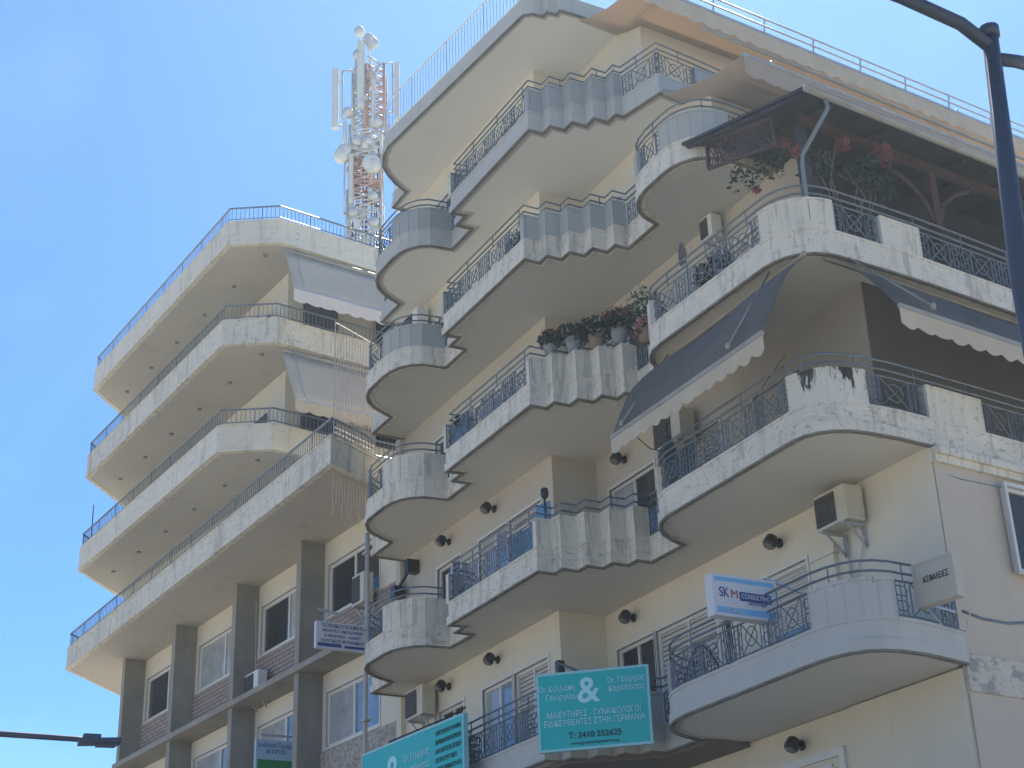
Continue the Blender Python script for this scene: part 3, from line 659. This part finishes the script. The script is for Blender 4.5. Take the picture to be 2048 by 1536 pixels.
ac(LX(1.1,.1,13.0)[:3],.6,.34,.75,'cream air conditioner in front of the rightmost office window',m_='ac',ang=a0)
ac((4.15,.02,15.85),.35,.3,.45,'small white box unit beside the satellite dish below the balcony soffit',m_='acw')
# cables from the big unit
m=MB(); m.tube([(1.6,.05,9.5),(1.55,.06,9.3),(1.75,.05,9.0),(1.95,.04,8.6),(1.97,.04,8.3)],.014,6); m.tube([(1.95,.05,9.5),(1.98,.05,8.0)],.02,6); tag(m.build('cable','galv'),'grey cable hanging in a loop below the large corner air conditioner','cable')
m=MB(); m.box(2.25,2.75,.0,.09,7.9,9.42); m.box(2.2,2.8,.0,.12,9.3,9.42); tag(m.build('pilaster_casing','wall'),'narrow plaster casing below the large corner air conditioner','casing')
m=MB(); m.tube([LX(7.9,.18,14.9),LX(7.8,.2,13.9),LX(7.65,.25,13.1),LX(7.6,.25,12.7)],.015,5); tag(m.build('cable','galv'),'thin grey cable dropping to the white unit on the ledge','cable')
m=MB(); m.tube([(3.55,.02,12.1),(3.3,.6,12.0),(2.4,1.2,11.7),(1.0,1.6,11.8)],.008,4); m.tube([(4.05,2.55,11.7),(4.0,2.1,11.35),(3.9,1.7,11.3),(3.6,1.4,11.5)],.010,5); tag(m.build('cord','darkiron'),'thin dark cord looping under the front awning bar','cord')
# satellite dish
t=thing('satellite_dish','grey satellite dish behind the corner balcony railing on the fourth level','satellite dish',(3.9,1.25,14.5))
MB().lathe((3.8,1.2,15.05),(.72,.66,.2),[(0,.04),(-.0,.08),(.04,.15),(.08,.21),(.07,.2),(.03,.1)],16).build('reflector','plate',t)
m=MB(); m.tube([(3.82,1.2,15.05),(3.85,1.15,14.0)],.025,6); m.tube([(3.75,1.22,14.8),(3.4,1.35,15.0)],.012,5); m.build('mast_arm','galv',t)
# ---------------------------------------------------------------- wall camera / speaker near left AC
m=MB(); m.box(15.1,15.3,1.02,1.3,12.8,13.1); m.beam((15.2,1.2,12.9),(15.85,1.25,12.55),.05,.05); m.box(15.7,15.95,1.1,1.35,12.4,12.65); tag(m.build('wall_bracket','lamp'),'dark folding bracket on the left wall beside the curved balcony','bracket')
# ---------------------------------------------------------------- signs
def signboard(lab,A,B,z0,z1,face,rim,th=.08,cat='sign',group=None,both=False):
    """A,B plan points left->right as seen from the front"""
    A,B=Vector((*A,0)),Vector((*B,0)); ex=(B-A).normalized(); w=(B-A).length; ey=Vector((0,0,1)); ez=ex.cross(ey)  # ez towards viewer
    t=thing('sign',lab,cat,((A+B)/2).to_tuple()[:2]+(z0,),group)
    c=(A+B)/2+Vector((0,0,(z0+z1)/2)); h=z1-z0
    MB().obox(c-ez*th/2,ex*(w/2),ez*(th/2),ey*(h/2)).build('box',rim,t)
    MB().obox(c+ez*.003,ex*(w/2-.04),ez*.003,ey*(h/2-.04)).build('face',face,t)
    fr=MB(); 
    for sg in (-1,1):
        fr.obox(c+ey*sg*(h/2-.02)+ez*.008,ex*(w/2),ez*.008,ey*.02); fr.obox(c+ex*sg*(w/2-.02)+ez*.008,ex*.02,ez*.0075,ey*(h/2-.041))
    fr.build('rim',rim,t)
    P=lambda u,v,e=0: tuple(A+ex*w*u+ey*(z0+h*v)+ez*(.007+e)); return t,P,ex,ey,ez,w,h
t,P,ex,ey,ez,w,h=signboard('higher teal clinic sign with ampersand and phone number on the zigzag balcony',(6.54,2.95),(5.30,1.58),6.93,8.2,'teal','tealrim')
for (s_,u,v,sz,mw) in (('Dr. Καλλιόπη',.185,.79,.135,.58),('Γεωργίου',.22,.68,.135,.5),('Dr. Γεώργιος',.80,.84,.135,.6),('Καραδόντας',.80,.73,.135,.58)): text(s_,sz,'paleink',t,'lettering',P(u,v),ex,ey,maxw=mw)
text('&',.58,'paleink',t,'ampersand',P(.46,.73),ex,ey,bold=.008)
text('ΜΑΙΕΥΤΗΡΕΣ - ΓΥΝΑΙΚΟΛΟΓΟΙ',.135,'paleink',t,'lettering',P(.5,.45),ex,ey,maxw=1.52)
text('ΕΙΔΙΚΕΥΘΕΝΤΕΣ ΣΤΗΝ ΓΕΡΜΑΝΙΑ',.135,'paleink',t,'lettering',P(.5,.345),ex,ey,maxw=1.64)
text('Τ: 2410 552625',.135,'ink',t,'phone_number',P(.5,.18),ex,ey,bold=.003); text('www.gynaikologos-larissa.gr',.07,'ink',t,'lettering',P(.5,.085),ex,ey)
m=MB(); m.beam((6.9,2.3,8.55),(6.1,2.4,8.2),.035,.035); m.box(6.88,7.0,2.2,2.32,7.9,8.6); m.build('bracket','lamp',t)
t,P,ex,ey,ez,w,h=signboard('teal clinic sign with ampersand, lower left one cut off by the picture edge',(13.1,3.22),(9.26,2.91),6.3,8.2,'teal','tealrim')
text('&',1.0,'paleink',t,'ampersand',P(.33,.66),ex,ey,bold=.012)
for (s_,u,v) in (('Dr. Γεώργιος',.56,.78),('Καραδόντας',.56,.66),('Dr. Καλλιόπη',.12,.72),('Γεωργίου',.12,.6)): text(s_,.19,'paleink',t,'lettering',P(u,v),ex,ey,maxw=.95)
for k,s_ in enumerate(('ΥΠΕΡΗΧΟΓΡΑΦΙΑ','ΠΑΡΑΚΟΛΟΥΘΗΣΗ ΚΥΗΣΗΣ','ΛΑΠΑΡΟΣΚΟΠΙΚΗ','ΧΕΙΡΟΥΡΓΙΚΗ','ΥΠΟΓΟΝΙΜΟΤΗΤΑ','ΚΟΛΠΟΣΚΟΠΗΣΗ','ΤΕΣΤ ΠΑΠ','ΕΜΜΗΝΟΠΑΥΣΗ')): text(s_,.115,'ink',t,'lettering',P(.74,.9-.085*k),ex,ey,align='LEFT',maxw=.9)
MB().beam((12.0,2.0,8.75),(12.1,3.1,8.25),.03,.03).build('bracket','lamp',t); MB().beam((10.4,2.3,8.6),(10.4,2.95,8.22),.03,.03).build('bracket','lamp',t)
t,P,ex,ey,ez,w,h=signboard('white projecting sign with navy text and light blue bands on the lowest corner balcony',(1.5,2.95),(1.5,1.86),7.80,8.40,'white','white',th=.16)
m=MB(); m.obox(Vector(P(.5,.90)),ex*(w*.46),ez*.004,ey*.04); m.obox(Vector(P(.5,.13)),ex*(w*.46),ez*.004,ey*.055); m.build('blue_band','blueband',t)
m=MB(); m.obox(Vector(P(.66,.52)),ex*.27,ez*.004,ey*.065); m.build('name_plate','navyink',t)
text('CONSULTING',.095,'white',t,'lettering',P(.66,.52,.004),ex,ey,maxw=.48); text('ΛΟΓΙΣΤΙΚΑ',.06,'navyink',t,'lettering',P(.68,.36),ex,ey)
text('SK',.20,'navyink',t,'emblem',P(.17,.56),ex,ey,maxw=.16); text('M',.17,'redink',t,'emblem',P(.33,.54),ex,ey,maxw=.11); text('ΓΡΑΦΕΙΟ',.07,'white',t,'lettering',P(.3,.13,.004),ex,ey)
m=MB(); m.beam((1.5,2.0,8.43),(1.5,1.0,8.2),.03,.03); m.build('bracket','galv',t)
t,P,ex,ey,ez,w,h=signboard('cream light box sign projecting from the building corner above the side street',(-.34,1.0),(-1.02,.9),7.58,8.18,'cream','cream',th=.14)
text('ΑΣΦΑΛΕΙΕΣ',.12,'lamp',t,'lettering',P(.55,.56),ex,ey,maxw=.42)
m=MB(); m.beam((-.36,.9,8.1),(-.2,.2,8.1),.03,.03); m.beam((-.36,.9,7.66),(-.2,.2,7.66),.03,.03); m.tube([(-.33,.85,7.65),(-.45,.7,7.35),(-.75,.6,7.2),(-1.0,.7,7.45)],.01,5); m.build('bracket','galv',t)
t,P,ex,ey,ez,w,h=signboard('white projecting sign with rows of navy lettering on the office building',(16.0,3.1),(16.0,1.9),11.12,11.72,'white','white',th=.10)
for k,(s_,sz) in enumerate((('ΤΕΧΝΙΚΟ ΓΡΑΦΕΙΟ',.12),('ΜΕΛΕΤΕΣ ΟΙΚΟΔΟΜΩΝ',.085),('ΕΠΙΒΛΕΨΕΙΣ - ΑΔΕΙΕΣ',.085),('ΠΟΛΙΤΙΚΟΣ ΜΗΧΑΝΙΚΟΣ',.1))): text(s_,sz,'navyink',t,'lettering',P(.52,.86-.19*k),ex,ey,maxw=1.02)
m=MB(); m.obox(Vector(P(.27,.14)),ex*.28,ez*.003,ey*.04); m.obox(Vector(P(.76,.12)),ex*.24,ez*.003,ey*.03); m.build('navy_bar','navyink',t)
m=MB(); m.beam((16.0,3.05,11.98),(16.0,1.9,11.86),.05,.05); m.beam((16.0,2.9,11.9),(16.0,2.9,11.72),.03,.03); m.beam((16,1.95,11.9),(16,1.95,11.72),.03,.03); m.build('bracket','galv',t)
t,P,ex,ey,ez,w,h=signboard('pale blue projecting office sign with green lower half between the fins at the picture bottom',(22.2,2.22),(22.2,0.98),9.45,10.49,'palebluesign','palebluesign',th=.08)
text('Ιωάννα Γεωργίου',.17,'navyink',t,'lettering',P(.5,.87),ex,ey,maxw=w*.9); text('ΙΑΤΡΟΣ',.15,'navyink',t,'lettering',P(.42,.72),ex,ey,maxw=w*.85)
m=MB(); m.obox(Vector(P(.5,.27)),ex*(w/2-.05),ez*.004,ey*(h*.26)); m.build('green_half','green',t)
MB().beam((22.2,2.12,10.49+.12),(22.2,1.0,10.49+.12),.05,.05).build('top_bar','galv',t)
# ---------------------------------------------------------------- plants
def zigpot(i,s,t,z,r,lab,potm,leafm,petal,petn,hgt,spread,seed):
    o=thing('potted_plant',lab,'potted plant',(s,t,z),'flower pots on the zigzag parapet')
    MB().lathe((s,t,z),(0,0,1),[(0,r*.7),(r*1.5,r),(r*1.62,r*1.08),(r*1.75,r*1.08),(r*1.7,r*.9)],14).build('pot',potm,o)
    MB().leaves((s,t,z+r*1.6+hgt*.35),(spread,spread,hgt*.62),520,.05,seed,.3).build('foliage',leafm,o)
    if petal: MB().leaves((s,t,z+r*1.6+hgt*.6),(spread*.95,spread*.95,hgt*.5),petn,.035,seed+50).build('blossom',petal,o)
zt=ZL[4]+.985
zigpot(0,6.98,2.12,zt+.02,.14,'potted salmon geranium, leftmost pot on the zigzag parapet','pot','leaf','salmon',150,.30,.22,3)
zigpot(1,6.66,1.82,zt+.02,.15,'grey pot with dark trailing foliage, second along the zigzag parapet','pot','leaf',None,0,.30,.34,4)
zigpot(2,6.37,1.5,zt+.02,.15,'pot of dense dark leaves in the middle of the zigzag parapet','teracotta','leaf',None,0,.42,.36,5)
zigpot(3,6.05,1.2,zt+.04,.17,'large round pot with dusty pink flowers on the zigzag parapet','pot','leaf','pink',380,.42,.34,6)
zigpot(4,5.55,.95,zt-.1,.17,'tall plant with white and pink flowers right of the round pot','teracotta','leaf2','whitepet',120,.85,.38,8)
MB().leaves((5.5,.95,zt+.15),(.35,.3,.2),260,.04,77).build('blossom','pink',bpy.data.objects['potted_plant.004'])
def rail_plant(s,t,z,rad,lab,seed,m_='leaf2',n=260,pm=None):
    o=thing('potted_plant',lab,'potted plant',(s,t,z)); MB().lathe((s,t,z),(0,0,1),[(0,.09),(.2,.13),(.22,.14),(.22,.1)],12).build('pot','teracotta',o)
    MB().leaves((s,t,z+.2+rad[2]),rad,n,.05,seed).build('foliage',m_,o)
    if pm: MB().leaves((s,t,z+.25+rad[2]),rad,n//3,.035,seed+9).build('blossom',pm,o)
rail_plant(8.0,2.2,ZL[5]+.45,(.35,.15,.22),'green plant behind the straight railing one floor above the flower pots',21)
rail_plant(10.3,2.25,ZL[4]+.45,(.25,.2,.28),'small bushy plant at the left end of the flower pot balcony',22,'leaf')
rail_plant(2.9,1.35,ZL[4]+.45,(.5,.2,.25),'row of pink flowering plants behind the corner balcony railing',23,'leaf',400,'pink')
rail_plant(11.2,1.7,ZL[6]+.45,(.25,.1,.2),'dark plant in the recess between curved and straight top balconies',24,'leaf')
# hibiscus climbing the pergola
o=thing('climbing_plant','climbing shrub with red flowers and bare stems on the corner terrace','plant',(.6,.2,13.6))
m=MB(); q=random.Random(5)
for k in range(9):
    x=.85+q.uniform(-.1,.3); y=q.uniform(-.5,.9); m.tube([(x,y,13.6),(x+q.uniform(-.1,.1),y+q.uniform(-.1,.1),14.3),(x+q.uniform(-.25,.2),y+q.uniform(-.3,.2),15.0),(x+q.uniform(-.3,.2),y+q.uniform(-.3,.3),15.5)],.014,5)
m.build('stem','bark',o)
m=MB()
for (x,y,z_,r_,n_) in ((.5,.0,15.15,.3,150),(.6,.9,15.05,.3,150),(.5,-.4,14.95,.22,90),(1.25,1.3,15.35,.3,110),(1.9,1.35,15.45,.25,60)): m.leaves((x,y,z_),(r_,r_,r_),n_,.055,int(z_*100)+n_)
m.build('foliage','leaf',o)
m=MB()
for (x,y,z_,r_,n_) in ((.42,.45,15.45,.13,70),(.4,-.35,15.55,.16,90),(.38,-.42,15.38,.1,40),(.6,1.25,15.2,.1,40),(1.35,1.5,14.9,.07,30),(.75,1.3,15.45,.1,30)): m.leaves((x,y,z_),(r_,r_,r_),n_,.05,int(x*1000)+n_)
m.build('blossom','red',o)
# ---------------------------------------------------------------- clutter on the balconies
t=thing('parasol','closed dark teal parasol standing between zigzag and corner balcony','parasol',(5.45,.75,ZL[3]+.2))
m=MB(); m.tube([(5.5,.7,ZL[3]+.2),(5.5,.72,ZL[3]+2.45)],.02,6); m.build('pole','darkiron',t)
m=MB(); m.lathe((5.5,.7,ZL[3]+.95),(0,0,1),[(0,.22),(.5,.28),(.8,.2),(1.25,.04)],9,sm=False); m.build('canopy','cloth',t)
m=MB(); 
sheet(m,(4.2,1.76,ZL[3]+1.0),(3.2,1.82,ZL[3]+1.02),(3.2,1.80,ZL[3]+.42),(4.2,1.74,ZL[3]+.42),.0); tag(m.build('tarpaulin','cloth'),'dark teal tarpaulin tied inside the corner balcony railing','tarpaulin')
m=MB(); sheet(m,(8.3,2.36,ZL[3]+1.0),(7.3,2.36,ZL[3]+1.0),(7.3,2.34,ZL[3]+.45),(8.3,2.34,ZL[3]+.47),.02); tag(m.build('washing','bluecloth'),'light blue washing behind the railing next to the zigzag panels','washing')
m=MB(); sheet(m,(7.55,2.25,ZL[3]+1.38),(7.2,2.15,ZL[3]+1.38),(7.2,2.15,ZL[3]+.95),(7.55,2.25,ZL[3]+.95),.02); tag(m.build('towel','bluecloth'),'pale blue striped towel hanging above the zigzag panels','towel')
m=MB(); m.tube([(7.3,2.2,ZL[3]+.2),(7.3,2.2,ZL[3]+1.55)],.018,6); m.lathe((7.3,2.2,ZL[3]+1.45),(0,0,1),[(0,.04),(.04,.07),(.17,.07),(.2,.03)],10); tag(m.build('balcony_lamp','lamp'),'small dark lantern on a post behind the zigzag panels','lantern')
t=thing('drying_rack','folded purple grey drying rack leaning behind the lowest corner railing','drying rack',(3.1,1.5,ZL[2]+.2)); m=MB()
for k in range(5): m.tube([(2.95+.05*k,1.55,ZL[2]+.2),(3.0+.05*k,1.6,ZL[2]+1.35)],.01,5); m.tube([(3.25-.05*k,1.55,ZL[2]+.2),(3.0+.02*k,1.6,ZL[2]+1.35)],.01,5)
m.build('frame','darkiron',t)
t=thing('cable_drum','arched iron bench back behind the left end of the lowest corner railing','bench',(3.9,1.4,ZL[2]+.2)); m=MB()
arc=[(4.35-.9*k/10,1.55,ZL[2]+.75+.42*math.sin(math.pi*k/10)) for k in range(11)]
m.tube([(4.35,1.55,ZL[2]+.2)]+arc+[(3.45,1.55,ZL[2]+.2)],.02,6)
for k in range(1,10): m.tube([(arc[k][0],1.55,ZL[2]+.25),arc[k]],.009,4)
m.build('backrest','darkiron',t); m=MB(); m.box(3.45,4.35,1.1,1.55,ZL[2]+.6,ZL[2]+.64); m.build('seat','darkiron',t); t.name='garden_bench'
t=thing('shutter_blind','blue fabric strip at the left end of the flower pot railing','cloth',(10.3,2.35,ZL[4]+.5)); m=MB()
for k in range(5): m.box(9.95+.12*k,10.04+.12*k,2.36,2.375,ZL[4]+.5,ZL[4]+.95)
m.build('fabric_strip','bluecloth',t); t.name='balcony_screen'
# ---------------------------------------------------------------- rod screen between the two buildings
t=thing('rod_screen','tall screen of rusty cream vertical rods at the joint of the two buildings','screen',(16.4,2.4,14.3))
m=MB(); A=Vector((16.32,2.62,0)); B=Vector((17.0,1.3,0)); q=random.Random(3)
for k in range(15):
    p=A.lerp(B,k/14); lo=14.35+q.uniform(0,.5)*(k%3>0); m.tube([(p.x,p.y,lo),(p.x,p.y,19.35-.15*(k%2))],.011,4)
m.build('vertical_rod','rust',t)
m=MB()
for zz in (19.3,16.55,16.42,15.65,15.52): m.tube([(A.x,A.y,zz),(B.x,B.y,zz-.02)],.02,5)
m.tube([(A.x,A.y,19.3),(A.x,A.y,15.5)],.018,5)
m.tube([tuple(A.lerp(B,.15+.8*k/10)+Vector((0,0,15.95+.5*math.sin(math.pi*k/10)))) for k in range(11)],.02,5)
m.build('cross_rail','rust',t)
# ---------------------------------------------------------------- telecom mast on the left roof
mt=thing('telecom_mast','lattice telecom mast in grey and red with panel antennas on the roof','mast',(24.9,-1.75,25.6))
ex=Vector((-.469,-.883,0)); ed=Vector((.883,-.469,0)); MO=Vector((24.9,-1.75,0))
def mp(px,py,dd=0): # px,py: picture offsets turned into metres on the mast's own axes
    return tuple(MO+ex*((px-725)*.0153)+ed*dd+Vector((0,0,26.75+(500-py)*.0190)))
def lattice(x0,x1,y0,y1,n,mm,w=.5):
    m=MB()
    for xx in (x0,x1):
        for dd in (-w,w): m.tube([mp(xx,y0,dd),mp(xx,y1,dd)],.05,6)
    for k in range(n):
        a=y0+(y1-y0)*k/n; b=y0+(y1-y0)*(k+1)/n
        for dd in (-w,w): m.tube([mp(x0,a,dd),mp(x1,b,dd)],.028,4); m.tube([mp(x1,a,dd),mp(x0,b,dd)],.028,4); m.tube([mp(x0,a,dd),mp(x1,a,dd)],.028,4)
        for xx in (x0,x1): m.tube([mp(xx,a,-w),mp(xx,b,w)],.028,4); m.tube([mp(xx,a,-w),mp(xx,a,w)],.028,4)
    m.build('lattice_section',mm,mt)
lattice(692,762,548,395,8,'mast'); lattice(696,760,395,325,4,'mastred'); lattice(696,762,325,265,4,'mast'); lattice(728,768,265,135,8,'mastred',.45); lattice(700,724,265,150,6,'mast',.35); lattice(704,742,385,300,4,'mastred',.2); lattice(706,738,170,120,3,'mast',.3)
def panel(px,y0,y1,w=.32):
    m=MB(); c=(Vector(mp(px,y0,-.6))+Vector(mp(px,y1,-.6)))/2; h=(y0-y1)*.0196/2; m.obox(c,ex*(w/2),ed*.09,Vector((0,0,h))); m.obox(c-ed*.1,ex*(w/2-.04),ed*.03,Vector((0,0,h-.05))); m.build('panel_antenna','antenna',mt)
panel(665,272,153,.2); panel(719,232,96,.24); panel(797,262,145,.16); panel(795,440,345,.16); panel(686,300,262,.12); panel(746,262,180,.14); panel(700,420,330,.14)
m=MB()
for (a,b) in (((678,250),(678,150)),((787,240),(787,135)),((678,150),(700,148)),((757,137),(787,135)),((678,250),(700,247)),((757,240),(787,238)),((733,118),(760,137)),((700,150),(712,135)),((664,262),(678,262)),((664,170),(678,170)),((797,160),(787,160)),((797,235),(787,235)),((735,140),(757,180)),((757,140),(735,180)),((684,440),(686,300)),((762,400),(764,280))): m.tube([mp(*a,-.45),mp(*b,-.45)],.035,6)
m.tube([mp(714,130,-.2),mp(714,70,-.2)],.035,6); m.tube([mp(735,120,-.2),mp(733,80,-.2)],.035,6); m.build('outrigger_frame','mast',mt)
for (px,py,r_) in ((714,70,.17),(734,88,.2),(744,96,.19),(711,120,.17),(680,328,.25),(684,318,.22),(716,222,.16),(742,345,.3),(742,352,.26),(728,212,.12),(690,240,.15),(748,262,.2),(735,300,.16),(712,300,.17),(745,410,.15),(705,440,.16),(748,460,.17)):
    m=MB(); c=mp(px,py,-.62); m.lathe(c,tuple(-ed+ex*random.uniform(-.7,.7)+Vector((0,0,-.1))),[(-.22,r_*.6),(-.18,r_),(.02,r_),(.06,r_*.85)],14); m.build('drum_antenna','antenna' if r_>.2 else 'mast',mt)
q=random.Random(9)
for k in range(60):
    px=q.uniform(688,766); py=q.uniform(262,505); L_=q.uniform(.12,.5); c=Vector(mp(px,py,q.uniform(-.65,.5)))
    MB().obox(c,ex*q.uniform(.04,.11),ed*.06,Vector((q.uniform(-.05,.05),0,L_/2))).build('equipment_box','mastred' if 320<py<400 and k%3 else ('antenna' if k%2 else 'mast'),mt)
m=MB()
for k in range(10):
    px=700+6.2*k; m.tube([mp(px,548,.1),mp(px+q.uniform(-3,3),400,.1),mp(px+q.uniform(-6,6),270,.1)],.022,5)
m.build('feeder_cable','darkiron',mt)
# thin whip aerial at the left end of the third terrace
m=MB(); m.tube([(35.2,3.7,19.3),(35.15,3.72,21.0)],.02,5); tag(m.build('aerial','iron'),'thin whip aerial at the far end of the left block','aerial')
# ---------------------------------------------------------------- street lamps
t=thing('street_lamp','tall dark street lamp post with two arms close to the camera on the right','street lamp',(-9.08,7.95,0))
m=MB(); m.tube([(-9.08,7.95,0),(-9.09,7.89,6.6),(-9.17,7.82,8.6)],.085,14,r2=.058); m.build('post','pole',t)
m=MB(); m.tube([(-9.17,7.82,8.45),(-9.13,8.05,8.62),(-9.05,8.5,8.76),(-8.9,9.3,8.95),(-8.7,10.3,9.05)],.05,10); m.build('arm','pole',t)
m=MB(); m.tube([(-9.17,7.82,8.36),(-9.13,7.55,8.45),(-9.06,7.1,8.55),(-8.9,6.2,8.75),(-8.8,5.6,8.8)],.05,10); m.build('arm','pole',t)
m=MB(); m.lathe((-9.17,7.82,8.55),(0,0,1),[(0,.07),(.08,.072),(.1,.03)],12); m.build('post_cap','pole',t)
for (x,y,z_) in ((-8.6,10.7,9.05),(-8.75,5.2,8.8)):
    m=MB(); m.obox((x,y,z_),(.02,.42,0),(.14,0,0),(0,0,.05)); m.build('luminaire','pole',t)
t=thing('street_lamp','thin dark street lamp arm reaching in at the lower left edge','street lamp',(2.5,16.5,0))
m=MB(); m.tube([(2.5,16.5,0),(2.5,16.5,5.2),(2.45,15.8,5.5),(2.29,14.1,5.56),(2.03,12.14,5.60),(1.86,11.35,5.565),(1.83,11.1,5.55)],.045,8,r2=.028); m.build('post','pole',t)
m=MB(); m.obox((1.82,11.12,5.545),(.03,.22,-.012),(.09,-.01,0),(0,0,.028)); m.obox((1.84,11.2,5.595),(.01,.09,0),(.04,0,0),(0,0,.03)); m.obox((1.80,11.05,5.505),(.02,.1,0),(.06,0,0),(0,0,.014)); m.build('luminaire','pole',t)
# ================================================================= GLARE_HAZE (thin volume added to imitate veiling lens glare)
hz=bpy.data.materials.new('glare_haze'); hz.use_nodes=True; n=hz.node_tree; n.nodes.remove(n.nodes['Principled BSDF'])
pv=n.nodes.new('ShaderNodeVolumePrincipled'); pv.inputs['Color'].default_value=(0.72,0.88,1.0,1); pv.inputs['Density'].default_value=GLARE_HAZE; pv.inputs['Anisotropy'].default_value=0.45
n.links.new(pv.outputs[0],n.nodes['Material Output'].inputs['Volume']); M['glare_haze']=hz
if GLARE_HAZE>0:
    o=MB().box(-905,905,-905,905,-1.0,41.0).build('glare_haze','glare_haze'); o['kind']='stuff'
